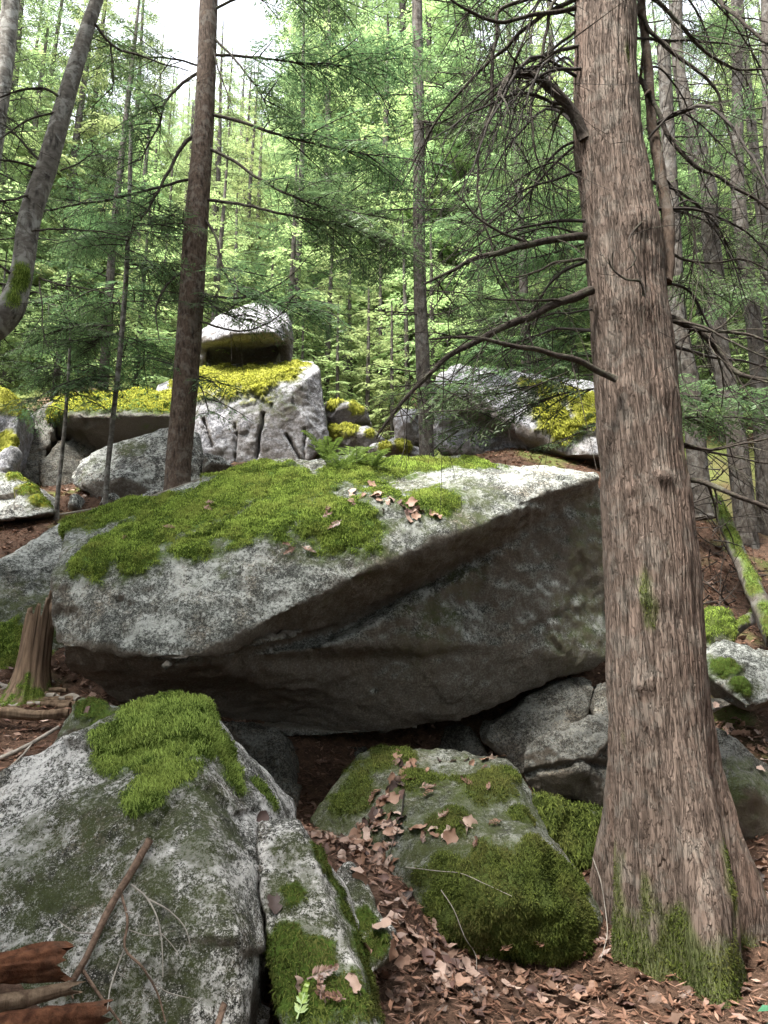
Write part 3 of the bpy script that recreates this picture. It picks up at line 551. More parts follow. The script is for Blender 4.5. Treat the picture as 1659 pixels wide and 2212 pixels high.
boulder('ledge_boulder', 'brown undercut ledge boulder topped with yellow moss at left', [list(pts([(115, 893, 10.2), (210, 898, 9.9), (370, 898, 10.1), (120, 870, 11), (380, 850, 11.5), (170, 850, 11.6), (125, 945, 10.5), (370, 940, 10.6), (240, 985, 10.7)]))+back(pts([(120, 900, 11), (380, 900, 11)]), 1.2), list(pts([(85, 1003, 9.9), (125, 945, 10.2), (180, 960, 10.6), (150, 1080, 9.7), (95, 1055, 9.7), (250, 1080, 10.2), (250, 950, 11)]))+back(pts([(100, 1000, 10.5), (250, 1060, 10.8)]), .6)], 'granite_under', seed=50,
    moss=[(x, y, r) for x, y, r in ((140, 882, .3), (190, 885, .35), (240, 880, .4), (290, 875, .4), (340, 880, .35), (220, 860, .5), (300, 858, .5), (160, 868, .4))], thick=.04, lump=.07, fr=(3000, .032, .014, 'moss_gold', dict(lift=.7)), **B_)
boulder('shadow_boulder', 'dark cracked boulder standing in the gap at the left', [list(pts([(35, 930, 10.2), (80, 880, 10.4), (118, 862, 10.5), (118, 905, 10.3), (92, 1000, 10), (92, 1075, 9.8), (40, 1025, 9.8)]))+back(pts([(60, 900, 10.5), (110, 880, 10.6), (80, 1060, 10.2)]), .9)], 'granite_under', seed=52, **B_)
boulder('edge_boulder', 'pale grey boulder with yellow moss cut by the left edge of the photograph', [list(pts([(-120, 840, 9.8), (0, 840, 9.6), (46, 880, 9.5), (32, 930, 9.3), (32, 975, 9.2), (0, 1050, 9.0), (-120, 1060, 9.0)]))+back(pts([(-100, 850, 10), (30, 880, 10), (20, 1000, 9.6)]), .8)], 'granite_pale', seed=54, moss=[(30, 862, .3), (0, 845, .3), (10, 955, .2)], lump=.03, fr=(3000, .032, .014, 'moss_gold'), **B_)
boulder('slanted_stone', 'slanted grey stone with a green mossy ridge at the left edge', [list(pts([(-100, 1000, 8.9), (22, 1018, 8.8), (60, 1050, 8.7), (118, 1105, 8.5), (60, 1118, 8.3), (-100, 1130, 8.2)]))+back(pts([(20, 1030, 8.9), (110, 1110, 8.7), (-100, 1050, 8.8)]), .6)], 'granite_grey', seed=56, moss=[(35, 1030, .15), (60, 1053, .15), (90, 1082, .15)], fr=(6000, .04, .008, 'moss'), **{**B_, 'vox': .025})
for k, (lab, l, Y) in enumerate((('small pale stone at the foot of the cracked boulder', [(438, 978), (468, 985), (505, 1005), (470, 1022), (438, 1020)], 9.4),
        ('small upright stone below the grey boulder at left', [(145, 1105), (152, 1072), (165, 1066), (178, 1098), (170, 1112)], 8.9),
        ('little pale stone at the base of the thin sapling', [(212, 1090), (222, 1072), (245, 1065), (258, 1084), (240, 1096)], 8.8),
        ('squat grey stone beside the fir trunk base', [(300, 1075), (320, 1055), (352, 1052), (360, 1075), (330, 1085)], 8.7))):
    c = list(pts([(x, y, Y) for x, y in l])); q = np.mean(c, 0)
    boulder('stone', lab, [c+[q+np.array((0, -.12, -.03))]+back(c, .3, -.03)], 'granite_grey', vox=.02, amp=.02, sc_=3, fac=.06, cell=.25, seed=60+k)
for k, (lab, l, Y, ms) in enumerate((('flat pale rock with yellow moss right of the cracked boulder', [(700, 865), (745, 868), (795, 885), (800, 908), (750, 915), (702, 905)], 11.6, [(725, 868, .16), (770, 880, .14)]),
        ('pale rock with golden moss above the fern', [(702, 930), (740, 918), (800, 925), (830, 945), (800, 985), (715, 985)], 11.0, [(720, 930, .14), (755, 924, .18), (800, 935, .12)]),
        ('upright pale rock left of the slender middle trunk', [(850, 905), (870, 880), (905, 885), (912, 955), (880, 965), (855, 965)], 11.0, []),
        ('low mossy rock behind the fern beside the middle trunk', [(800, 965), (850, 948), (905, 965), (915, 995), (800, 1000)], 10.6, [(870, 958, .14), (830, 962, .12)]))):
    c = list(pts([(x, y, Y) for x, y in l])); q = np.mean(c, 0)
    boulder('pale_rock', lab, [c+[q+np.array((0, -.2, .05))]+back(c, .8, .12)], 'granite_pale', vox=.03, amp=.04, sc_=2, fac=.07, cell=.4, seed=70+k, moss=ms, thick=.02, lump=.03, fr=(3000, .032, .014, 'moss_gold', dict(lift=.6)))
boulder('hollowed_boulder', 'large boulder with a dark sloping underside and golden moss left of the cedar', [
    list(pts([(929, 840, 10.6), (945, 805, 11.2), (993, 785, 11.4), (1036, 790, 11.4), (1101, 808, 11.2), (1187, 815, 11.3), (1290, 830, 11.2), (1460, 860, 11.4), (1110, 850, 10.6), (1000, 835, 10.4), (1170, 880, 10.2), (1300, 985, 9.9), (1470, 990, 10.1), (1220, 985, 9.95), (1150, 930, 10.05)]))+back(pts([(940, 850, 11), (1460, 880, 11.4), (1290, 960, 10.5)]), 1.4),
    list(pts([(935, 975, 11.0), (1040, 985, 10.7), (1224, 1000, 10.4), (935, 850, 11.1), (1160, 900, 10.8), (1300, 1000, 10.3)]))+back(pts([(940, 900, 11), (1224, 1000, 11), (1290, 980, 11)]), 1.0)], 'granite_pale', seed=80,
    moss=[(x, y, r) for x, y, r in ((1200, 850, .35), (1250, 860, .4), (1290, 870, .35), (1190, 890, .3), (1210, 920, .28), (1270, 900, .3), (1160, 835, .3))], thick=.04, lump=.08, fr=(3000, .032, .014, 'moss_gold', dict(lift=.7)), **B_)

# ------------------------------------------------------------------ foliage templates
def make_bough(Lb, seed, leafw=.02, subl=.14, lat_gap=.065, sub_gap=.032, droop=.25, rise=.1, latk=.42, bare=.12, ang=(48, 68)):
    """one conifer bough along +X: flat sprays of small leaf blades. Returns wood and leaf builders"""
    rs = np.random.RandomState(seed); wd, lf = MB(), MB()
    s = np.linspace(0, 1, 9); ax = np.c_[s*Lb, .05*Lb*np.sin(s*rs.uniform(2, 5)+rs.rand()*6)*s, rise*s*Lb-droop*s*s*Lb]
    add_tube(wd, ax, np.linspace(.008*Lb+.003, .002, 9), 4)
    q0, q1, q2, q3, va = [], [], [], [], []
    side = 1
    for t in np.arange(bare, .99, lat_gap/Lb):
        p = np.array([np.interp(t, s, ax[:, k]) for k in range(3)]); tt = (np.array([np.interp(min(1, t+.05), s, ax[:, k]) for k in range(3)])-p); tt /= np.linalg.norm(tt)+1e-9
        side = -side; a = math.radians(rs.uniform(*ang)); l = (latk*Lb*(1-t)**.8*min(1, (t-bare)*5+.35)+.07)*rs.uniform(.55, 1.1)
        b = np.cross((0, 0, 1), tt); b /= np.linalg.norm(b)+1e-9
        d = math.cos(a)*tt+math.sin(a)*side*b+np.array((0, 0, rs.uniform(-.25, .12))); d /= np.linalg.norm(d)
        n = np.cross(d, b*side); n = np.array((0, 0, 1.))-d*d[2]; n /= np.linalg.norm(n)+1e-9; e = np.cross(n, d)
        dr = rs.uniform(.15, .45)
        def at(u): return p+d*l*u-np.array((0, 0, 1))*dr*l*u*u
        wv = e*.003
        wd.add(np.array([p-wv, p+wv, at(.5)+wv, at(.5)-wv, at(1)]), np.array([[0, 1, 2], [0, 2, 3], [3, 2, 4]]))
        us = np.arange(.06, 1.0, sub_gap/l)
        bv = rs.uniform(.2, .8)
        for u in us:
            c = at(u)
            for sg in (-1, 1):
                if rs.rand() < .13: continue
                sl = min(subl, l*.6)*(1-.55*u)*rs.uniform(.5, 1.15); aa = math.radians(rs.uniform(38, 62))
                sd = math.cos(aa)*d+math.sin(aa)*sg*e; tip = c+sd*sl-np.array((0, 0, 1))*sl*rs.uniform(.0, .35)
                wv = np.cross(sd, n)+n*rs.uniform(-.6, .6); wv = wv/np.linalg.norm(wv)*leafw*rs.uniform(.35, .62); m_ = c*.55+tip*.45
                q0.append(c); q1.append(m_+wv); q2.append(tip); q3.append(m_-wv); va.append(np.clip(bv+rs.uniform(-.25, .3), 0, 1))
    n = len(q0); Vv = np.stack([q0, q1, q2, q3], 1).reshape(-1, 3); Fq = np.arange(n*4).reshape(-1, 4)
    lf.V.append(Vv); lf.Q.append(Fq); lf.n += len(Vv); lf.A.append(np.repeat(va, 4))
    return wd, lf
def rotm(yaw, pitch, roll=0):
    return np.array(Matrix.Rotation(yaw, 3, 'Z')@Matrix.Rotation(-pitch, 3, 'Y')@Matrix.Rotation(roll, 3, 'X'))
def put(dst, src, R, s, t):
    V, (Q, T), A = src
    n = dst.n; dst.V.append((V*s)@R.T+t); dst.n += len(V); dst.A.append(A)
    if len(Q): dst.Q.append(Q+n)
    if len(T): dst.T.append(T+n)
def bank(specs):
    r = []
    for kw in specs:
        wd, lf = make_bough(**kw); r.append((kw['Lb'], wd.fin(), lf.fin()))
    return r
NEAR = bank([dict(Lb=l, seed=100+i, leafw=.018, subl=.13, lat_gap=.068, sub_gap=.034) for i, l in enumerate((.6, .6, 1.0, 1.0, 1.4, 1.4, 1.9, 2.3))])
FAR = bank([dict(Lb=l, seed=200+i, leafw=.05, subl=.24, lat_gap=.085, sub_gap=.055, droop=.35) for i, l in enumerate((.8, 1.2, 1.2, 1.8, 1.8, 2.5, 2.5))])
def pick(bk, l, rs):
    c = sorted(range(len(bk)), key=lambda k: abs(bk[k][0]-l))[:2]; return bk[c[rs.randint(2)]]

def trunk_mesh(ctr, rad, seg=24, rid=.06, seed=0, k=12, zk=.3):
    """bark-ridged trunk along a centre line"""
    V, Q, T = tube(ctr, rad, seg, True); n = len(ctr)*seg
    c = np.repeat(ctr, seg, axis=0); d = V[:n]-c; r = np.linalg.norm(d, axis=1)[:, None]
    q = np.c_[d/r*r.mean()*k*1.0, c[:, 2]*k*zk]; q[:, 2] = c[:, 2]*k*zk; q = np.c_[d[:, 0]/r[:, 0]*r.mean()*k, d[:, 1]/r[:, 0]*r.mean()*k, c[:, 2]*k*zk]
    h = fbm(q, 3, seed); rr = 1-2*np.abs(h); V[:n] = c+d*(1+rid*(rr-.3))[:, None]
    g = np.r_[smooth(.2, -.6, rr), 0, 0]
    return V, [Q, T], g

def tree_proto(name, label, cat, H, crown0, Lmax, nb, bk, leafm, barkm, seed, r0=.14, lean=.0, group=None, dens_top=1.0, flat=.85, dead=0):
    rs = np.random.RandomState(seed); root = empty(name, (0, 0, 0), label, cat, group)
    z = np.linspace(-.4, H, 22); ctr = np.c_[lean*z+.06*np.sin(z*.5+seed), .05*np.sin(z*.43+seed*2), z]
    V, Fs, g = trunk_mesh(ctr, r0*np.clip(1-z/H, 0, 1)**.75+.012, 14, .06, seed, 20)
    o = mesh('trunk', V, Fs, M[barkm], parent=root, attrs={'groove': g, 'moss': 0*g})
    wd, lf = MB(), MB(); a = rs.rand()*6
    for k in range(nb):
        h = crown0+(H*.985-crown0)*((k+rs.rand()*.8)/nb)**dens_top; a += 2.4+rs.uniform(-.5, .5)
        l = Lmax*min(1, (1-(h-crown0)/(H-crown0))**flat+.06)*rs.uniform(.65, 1.1)*min(1, .65+(h-crown0)*.25)
        t = pick(bk, l, rs); s = l/t[0]; R = rotm(a, rs.uniform(-.25, .18), rs.uniform(-.25, .25)); p = np.array([np.interp(h, z, ctr[:, j]) for j in range(3)])
        put(wd, t[1], R, s, p); put(lf, t[2], R, s, p)
    for k in range(dead):
        h = rs.uniform(.4, 1)*crown0; a2 = rs.rand()*6.3; l = rs.uniform(.5, 1.5); s = np.linspace(0, 1, 6)
        p = np.array([np.interp(h, z, ctr[:, j]) for j in range(3)])
        add_tube(wd, p+np.c_[np.cos(a2+s*.3)*l*s, np.sin(a2+s*.3)*l*s, .1*l*s-.35*l*s*s], np.linspace(.012, .003, 6), 4)
    wd.obj('branches', M['twig'], parent=root); lf.obj('crown', M[leafm], parent=root)
    return root

# ------------------------------------------------------------------ the wood on the slope behind
PROT = {}
def proto(key, *a, **k): PROT[key] = [tree_proto(*a, **k), False]
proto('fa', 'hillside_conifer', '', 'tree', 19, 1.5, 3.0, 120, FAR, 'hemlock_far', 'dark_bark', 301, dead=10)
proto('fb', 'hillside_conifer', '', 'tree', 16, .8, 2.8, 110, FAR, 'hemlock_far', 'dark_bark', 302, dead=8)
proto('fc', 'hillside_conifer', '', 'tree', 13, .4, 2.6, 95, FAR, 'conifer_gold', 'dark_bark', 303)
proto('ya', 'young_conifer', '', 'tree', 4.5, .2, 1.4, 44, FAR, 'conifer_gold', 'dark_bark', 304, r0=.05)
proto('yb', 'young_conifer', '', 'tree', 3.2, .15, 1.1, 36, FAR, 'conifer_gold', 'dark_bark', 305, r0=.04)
proto('ha', 'hemlock_tree', '', 'tree', 14, 1.6, 2.5, 85, NEAR, 'hemlock', 'dark_bark', 306, r0=.11, dead=16)
proto('hb', 'hemlock_tree', '', 'tree', 11, .8, 2.2, 75, NEAR, 'hemlock', 'dark_bark', 307, r0=.09, dead=10)
proto('ta', 'tall_hemlock', '', 'tree', 23, 7.5, 3.6, 95, FAR, 'hemlock', 'dark_bark', 308, r0=.2, dead=4)
def plant(key, x, y, rz, s, label, group, z=None):
    pr = PROT[key]
    if not pr[1]: o = pr[0]; pr[1] = True
    else: o = copy_tree(pr[0])
    o.location = (x, y, float(gh(x, y)[0])-.05 if z is None else z); o.rotation_euler = (0, 0, rz); o.scale = (s, s, s*1.0)
    o['label'] = label; o['group'] = group; return o
def xat(px, Yd): return P(px, 700, Yd)[0]
rs = np.random.RandomState(42)
def side_of(px): return 'above the left boulders' if px < 420 else 'above the perched boulder' if px < 700 else 'behind the slender middle trunk' if px < 1050 else 'behind the hollowed boulder' if px < 1300 else 'right of the cedar'
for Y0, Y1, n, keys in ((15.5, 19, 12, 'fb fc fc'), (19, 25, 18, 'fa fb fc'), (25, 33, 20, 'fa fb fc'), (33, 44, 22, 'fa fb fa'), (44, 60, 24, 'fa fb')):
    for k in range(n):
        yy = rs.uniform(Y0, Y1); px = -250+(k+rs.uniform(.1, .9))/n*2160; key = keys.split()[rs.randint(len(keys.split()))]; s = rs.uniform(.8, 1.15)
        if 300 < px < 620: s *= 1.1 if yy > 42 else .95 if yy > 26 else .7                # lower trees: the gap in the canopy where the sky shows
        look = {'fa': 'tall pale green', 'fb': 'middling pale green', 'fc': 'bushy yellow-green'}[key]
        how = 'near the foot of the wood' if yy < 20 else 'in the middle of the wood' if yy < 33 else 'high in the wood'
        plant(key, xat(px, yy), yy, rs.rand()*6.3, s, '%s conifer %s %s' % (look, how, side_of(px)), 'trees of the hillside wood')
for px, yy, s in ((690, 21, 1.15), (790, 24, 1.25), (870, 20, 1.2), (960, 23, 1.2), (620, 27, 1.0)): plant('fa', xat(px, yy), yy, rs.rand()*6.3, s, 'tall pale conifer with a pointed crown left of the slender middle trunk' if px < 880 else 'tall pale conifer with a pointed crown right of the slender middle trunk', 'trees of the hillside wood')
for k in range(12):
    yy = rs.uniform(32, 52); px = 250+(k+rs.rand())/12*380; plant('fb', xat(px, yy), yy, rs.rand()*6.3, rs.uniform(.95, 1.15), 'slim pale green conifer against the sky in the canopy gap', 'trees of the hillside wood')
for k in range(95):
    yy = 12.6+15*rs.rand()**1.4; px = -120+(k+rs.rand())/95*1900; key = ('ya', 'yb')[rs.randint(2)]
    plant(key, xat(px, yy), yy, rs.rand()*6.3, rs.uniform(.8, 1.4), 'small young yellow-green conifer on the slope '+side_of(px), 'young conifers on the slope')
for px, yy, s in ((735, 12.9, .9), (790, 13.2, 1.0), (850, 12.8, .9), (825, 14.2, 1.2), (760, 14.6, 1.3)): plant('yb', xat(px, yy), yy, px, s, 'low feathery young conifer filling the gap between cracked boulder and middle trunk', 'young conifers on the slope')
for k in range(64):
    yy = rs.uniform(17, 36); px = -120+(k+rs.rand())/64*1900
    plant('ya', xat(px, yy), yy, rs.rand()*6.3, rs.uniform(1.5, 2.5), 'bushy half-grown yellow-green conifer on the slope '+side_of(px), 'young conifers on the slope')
for px, yy, key, s, lab in ((-60, 11.8, 'ha', 1.0, 'dark hemlock filling the left edge behind the leaning trunk'), (235, 12.6, 'hb', .95, 'dark hemlock between the leaning trunk and the fir'),
        (640, 14.5, 'ha', .8, 'dark drooping hemlock left of the slender middle trunk'), (1130, 12.6, 'hb', 1.0, 'dark hemlock behind the hollowed boulder'), (1330, 13.2, 'ha', 1.0, 'dark hemlock behind the cedar trunk'), (1680, 12.2, 'ha', 1.05, 'dark hemlock at the right edge behind the grey trunks'), (1520, 15, 'ha', 1.0, 'dark hemlock between the cedar and the crooked trunk')):
    plant(key, xat(px, yy), yy, rs.rand()*6.3, s, lab, 'dark hemlocks behind the boulders')
for x, y, s in ((-4.6, .2, 1.0), (2.6, -2.6, 1.05), (-6.2, 4.2, 1.0), (4.6, .2, .95), (-6.5, -2.5, 1.1), (-.6, -6, 1.1), (6.0, -3, 1.0), (-4.4, -6, 1.0), (6.0, 4.6, .9)):
    plant('ta', x, y, rs.rand()*6.3, s, 'tall hemlock added out of view to shade the foreground', 'added hemlocks out of view')  # unseen tall trees added to shade the foreground
for k in range(13):
    a = math.radians(182+k*14); r = 5.2+rs.rand()*2.2; plant('hb', r*math.cos(a), r*math.sin(a), rs.rand()*6.3, .9+.3*rs.rand(), 'dark bushy hemlock added behind the viewer to cut low light', 'added hemlocks out of view')  # low-crowned trees added out of view to cut light from behind the camera
# the unseen wood beside and behind the viewer, added to block low light
for k in range(44):
    a = math.radians(95+(k+rs.rand()*.7)/44*290-100); r = rs.uniform(6.5, 14) if k % 2 else rs.uniform(13, 20)
    x, y = r*math.cos(a-math.radians(85)), r*math.sin(a-math.radians(85))
    a2 = math.radians(150+(k+rs.rand()*.7)/44*240); x, y = r*math.cos(a2), r*math.sin(a2)+2
    plant('ha' if k % 3 else 'hb', x, y, rs.rand()*6.3, rs.uniform(1.0, 1.4), 'dark hemlock of the unseen wood, added to block low light', 'added hemlocks out of view')

# ------------------------------------------------------------------ near trees
def limb(root, line, r0, r1, Y0, Y1, twigs=0, tw=(.15, .5), seed=0, mat='limb', leaf=None, seg=7, name='branch', wob=.12, n=None):
    """a limb drawn through points seen in the photograph, its depth running from Y0 to Y1; twigs: bare side shoots; leaf=(from, count, length) green sprays"""
    r0, r1 = r0*1.3, r1*1.25; rs = np.random.RandomState(seed+900); m = len(line); dd = np.linspace(Y0, Y1, m)
    p = resample(np.array([P(x, y, dd[k]) for k, (x, y) in enumerate(line)]), n or max(14, m*4)); q = len(p)
    jit = np.stack([noise(p*6+k*11, seed+k) for k in range(3)], 1)*.012; jit[0] = 0; p = p+jit
    mb = MB(); add_tube(mb, p, np.linspace(1, 0, q)**.8*(r0-r1)+r1, seg, wob, seed)
    T = np.gradient(p, axis=0); T /= np.linalg.norm(T, axis=1)[:, None]
    for k in range(twigs):
        a = rs.randint(int(q*.15), q-1); l = rs.uniform(*tw); d = T[a]*rs.uniform(.3, 1)+rs.normal(size=3)*np.array((.6, .6, .6))+np.array((0, 0, -.25)); d /= np.linalg.norm(d)
        s = np.linspace(0, 1, 6)[:, None]; cv = rs.normal(size=3)*.25+np.array((0, 0, -.25))
        tp_ = p[a]+d*l*s+cv*l*s*s
        add_tube(mb, tp_, np.linspace(max(.0035, r1*.8), .0014, 6), 4)
        for j in range(rs.randint(0, 4)):
            b = rs.randint(2, 6); e = d+rs.normal(size=3)*.7; e /= np.linalg.norm(e); u = np.linspace(0, 1, 4)[:, None]; l2 = l*rs.uniform(.2, .5)
            add_tube(mb, tp_[b]+e*l2*u+np.array((0, 0, -.2))*l2*u*u, np.linspace(.0022, .0011, 4), 3)
    V, Fs, A = mb.fin(); z = np.zeros(len(V))
    o = mesh(name, V, Fs, M[mat], parent=root, attrs={'groove': z, 'moss': z})
    if leaf:
        f0, cnt, ln = leaf[:3]; lf, wd = MB(), MB()
        for k in range(cnt):
            u = f0+(1-f0)*(k+rs.rand())/cnt; a = min(q-1, int(u*q)); t = pick(NEAR, ln, rs); yaw = math.atan2(T[a, 1], T[a, 0])+(1 if k % 2 else -1)*rs.uniform(.25, 1.1)
            R = rotm(yaw, rs.uniform(-.55, .05), rs.uniform(-.4, .4)); s = ln/t[0]*rs.uniform(.6, 1.15)
            put(wd, t[1], R, s, p[a]); put(lf, t[2], R, s, p[a])
        V, Fs, A = wd.fin(); mesh('twigs', V, Fs, M['twig'], parent=o); lf.obj('needles', M[leaf[3] if len(leaf) > 3 else 'hemlock'], parent=o)
    return o
def rows_trunk(rows, Y, n, flare=None):
    """rows: (py, left px, right px) -> centre line and radii"""
    c, r = [], []
    for k, (py, a, b) in enumerate(rows):
        y = Y if np.isscalar(Y) else np.interp(k, [0, len(rows)-1], Y)
        A, B = P(a, py, y), P(b, py, y); c.append((A+B)/2); r.append(np.linalg.norm(A-B)/2)
    c = np.array(c); cc = resample(c, n); d = np.r_[0, np.cumsum(np.linalg.norm(np.diff(c, axis=0), axis=1))]
    return cc, np.interp(np.linspace(0, d[-1], n), d, r)

# the big cedar
CY = 4.62
rows = [(-900, 1190, 1270), (-400, 1215, 1325), (0, 1241, 1370), (200, 1241, 1378), (300, 1239, 1385), (400, 1250, 1402), (500, 1261, 1422), (670, 1276, 1438), (870, 1290, 1462), (1030, 1300, 1478), (1200, 1306, 1500), (1420, 1314, 1516), (1650, 1324, 1546), (1780, 1326, 1572), (1900, 1324, 1600), (2000, 1322, 1614), (2100, 1318, 1632), (2190, 1308, 1650), (2300, 1280, 1685)]
ctr, rad = rows_trunk(rows, CY, 420)
cbase = np.array((ctr[-1][0], CY, float(gh(ctr[-1][0], CY)[0])))
cedar = empty('cedar_tree', cbase, 'massive fibrous-barked cedar with a mossy flared base at right', 'tree')
seg = 290; ang = np.linspace(0, 2*np.pi, seg, endpoint=False)
A_, Zc = np.meshgrid(ang, ctr[:, 2]); rr = np.repeat(rad[:, None], seg, 1)
zrel = Zc-cbase[2]; fl_ = smooth(1.5, .0, zrel)
lob = .19*np.cos(A_*5+.9+.5*np.sin(A_*2))+.12*np.cos(A_*3-1.2)+.10*np.cos(A_*9+2+zrel)
rr = rr*(1+fl_*lob*1.05+.015*np.cos(A_*4+zrel*.8))
q = np.stack([np.cos(A_)*rad.mean(), np.sin(A_)*rad.mean(), Zc], 2).reshape(-1, 3)
warp = .25*np.stack([noise(q*np.array((3, 3, 1.2)), 51), noise(q*np.array((3, 3, 1.2)), 52)], 1)
qa = np.c_[q[:, 0]*40+warp[:, 0]*4, q[:, 1]*40+warp[:, 1]*4, q[:, 2]*1.7]
n1_, n2_, n3_ = np.abs(noise(qa, 53)), np.abs(noise(qa*np.array((1.9, 1.9, 1.7))+7, 54)), noise(qa*np.array((1.3, 1.3, 6)), 55)
gr = np.clip(np.exp(-(n1_/.11)**2)+.5*np.exp(-(n2_/.09)**2), 0, 1); hh = -gr+.35*n3_+.5*np.clip(n1_, 0, .5)
rr = rr.ravel()+.009*hh+.012*fbm(q*2.2, 3, 57)
for kx, ky, sz in ((1385, 470, .10), (1390, 640, .11), (1410, 1290, .07), (1395, 1480, .06), (1330, 818, .07), (1365, 1050, .05), (1440, 1030, .04)):
    kp = P(kx, ky, CY-.28); dist = np.linalg.norm((np.stack([ctr[:, 0].repeat(seg)+np.cos(A_.ravel())*rr, CY+np.sin(A_.ravel())*rr, Zc.ravel()], 1)-kp)*np.array((1, .6, 1.3)), axis=1)
    rr = rr+.03*np.exp(-(dist/sz)**2)-.02*np.exp(-(dist/(sz*.35))**2)
CV = np.c_[ctr[:, 0].repeat(seg)+np.cos(A_.ravel())*rr, CY+np.sin(A_.ravel())*rr, Zc.ravel()]
ii = np.arange(len(ctr)-1)[:, None]*seg; jj = np.arange(seg)[None]; kk = (jj+1) % seg
CQ = np.stack([ii+jj, ii+seg+jj, ii+seg+kk, ii+kk], 2).reshape(-1, 4)
cm = smooth(.40, .66, smooth(1.0, .0, zrel.ravel())*.62+.5*fbm(q*np.array((5, 5, 1.6)), 5, 61)+.12*np.cos(A_.ravel()+1.6))
mesh('trunk', CV, CQ, M['cedar'], parent=cedar, attrs={'groove': gr, 'moss': cm*.6})
add_bvh(cedar, CV, CQ)
g = fronds(CV, CQ, cm, 13000, .011, .0045, 62, down=.5, lift=.7); mesh('moss', g[0], g[1], M['moss_dark'], parent=cedar, attrs={'var': g[2]}, kind='stuff')
CB = [  # line, r0, r1, Y0, Y1, twigs
    ([(1265, 510), (1200, 517), (1145, 528), (1080, 545), (1025, 560), (975, 585), (915, 612)], .022, .005, 4.55, 4.2, 10),
    ([(1145, 526), (1080, 500), (1025, 460), (980, 410)], .009, .003, 4.45, 4.4, 4),
    ([(1280, 627), (1224, 649), (1144, 684), (1069, 716), (1020, 743), (972, 769), (924, 812), (891, 845), (849, 893), (808, 955)], .024, .004, 4.5, 4.3, 14),
    ([(1214, 650), (1144, 650), (1047, 646)], .008, .003, 4.45, 4.4, 2),
    ([(1332, 820), (1251, 780), (1198, 764), (1117, 748), (1036, 732), (983, 726), (929, 733)], .018, .004, 4.36, 4.0, 10),
    ([(1262, 300), (1239, 245), (1204, 205), (1159, 170), (1124, 160), (1094, 172), (1082, 195), (1079, 215)], .034, .012, 4.5, 4.2, 12),
    ([(1244, 16), (1170, 30), (1120, 40), (1074, 48), (1020, 25), (970, 0), (930, -25)], .015, .004, 4.6, 4.3, 10),
    ([(1250, -5), (1149, 50), (1089, 105), (1019, 170), (959, 240), (914, 310), (869, 400)], .014, .003, 4.6, 4.9, 16),
    ([(1250, -40), (1130, 0), (1079, 20), (1074, 65), (1062, 150), (1064, 225), (1039, 300), (1032, 375), (1037, 450), (1059, 525), (1079, 590), (1109, 640), (1129, 680)], .012, .003, 4.6, 4.4, 18),
    ([(1250, -30), (1205, -5), (1179, 65), (1164, 150), (1149, 200), (1149, 275), (1159, 340), (1199, 400), (1244, 415)], .012, .003, 4.6, 4.5, 12),
    ([(1262, 300), (1200, 350), (1130, 430), (1060, 480), (1000, 560)], .008, .002, 4.6, 4.9, 10),
    ([(1250, 100), (1150, 130), (1060, 190), (960, 260), (870, 290)], .009, .002, 4.6, 5.0, 12),
    ([(1250, 60), (1180, 120), (1120, 220), (1090, 330), (1100, 430)], .009, .002, 4.6, 4.9, 12),
    ([(1262, 560), (1200, 570), (1150, 590), (1100, 600)], .009, .003, 4.5, 4.3, 5),
    ([(1380, 170), (1420, 240), (1444, 290), (1494, 350), (1544, 380), (1594, 410), (1640, 435), (1690, 480)], .016, .006, 4.65, 4.6, 10),
    ([(1380, 30), (1429, 95), (1479, 130), (1519, 165), (1549, 200), (1564, 250), (1579, 300), (1604, 375), (1630, 425)], .012, .003, 4.65, 4.9, 12),
    ([(1375, -20), (1430, 10), (1479, 65), (1529, 115), (1579, 145), (1690, 150)], .013, .005, 4.65, 4.9, 12),
    ([(1500, -60), (1554, 0), (1600, 45), (1690, 125)], .014, .007, 4.9, 4.4, 8),
    ([(1430, 683), (1482, 700), (1520, 721), (1557, 759), (1590, 807), (1627, 818), (1700, 825)], .022, .008, 4.65, 4.4, 6),
    ([(1470, 695), (1520, 712), (1570, 716), (1610, 722), (1700, 755)], .010, .005, 4.6, 4.3, 5),
    ([(1440, 690), (1500, 700), (1580, 740), (1690, 790)], .008, .003, 4.6, 4.2, 5),
    ([(1480, 1035), (1520, 1043), (1573, 1065), (1700, 1112)], .015, .010, 4.65, 4.3, 2),
    ([(1475, 958), (1530, 972), (1580, 962), (1690, 940)], .008, .004, 4.65, 4.5, 4),
    ([(1475, 965), (1540, 978), (1640, 998), (1700, 1000)], .007, .003, 4.65, 4.6, 4),
    ([(1430, 540), (1480, 560), (1540, 570), (1600, 560), (1690, 600)], .008, .003, 4.7, 4.8, 10),
    ([(1440, 390), (1480, 440), (1500, 520), (1490, 600), (1480, 660)], .007, .002, 4.7, 4.8, 10),
    ([(1385, 480), (1370, 500), (1360, 520), (1372, 560), (1350, 585)], .007, .003, 4.32, 4.22, 2),
    ([(1390, 640), (1386, 615), (1350, 600), (1318, 572), (1316, 560)], .008, .003, 4.30, 4.18, 2),
    ([(1392, 640), (1395, 600), (1394, 575)], .005, .002, 4.30, 4.2, 0)]
for k, (l, r0, r1, Y0, Y1, tw) in enumerate(CB): limb(cedar, l, r0, r1, Y0, Y1, int(tw*1.7), (.12, .75), seed=400+k)
rc = np.random.RandomState(91)
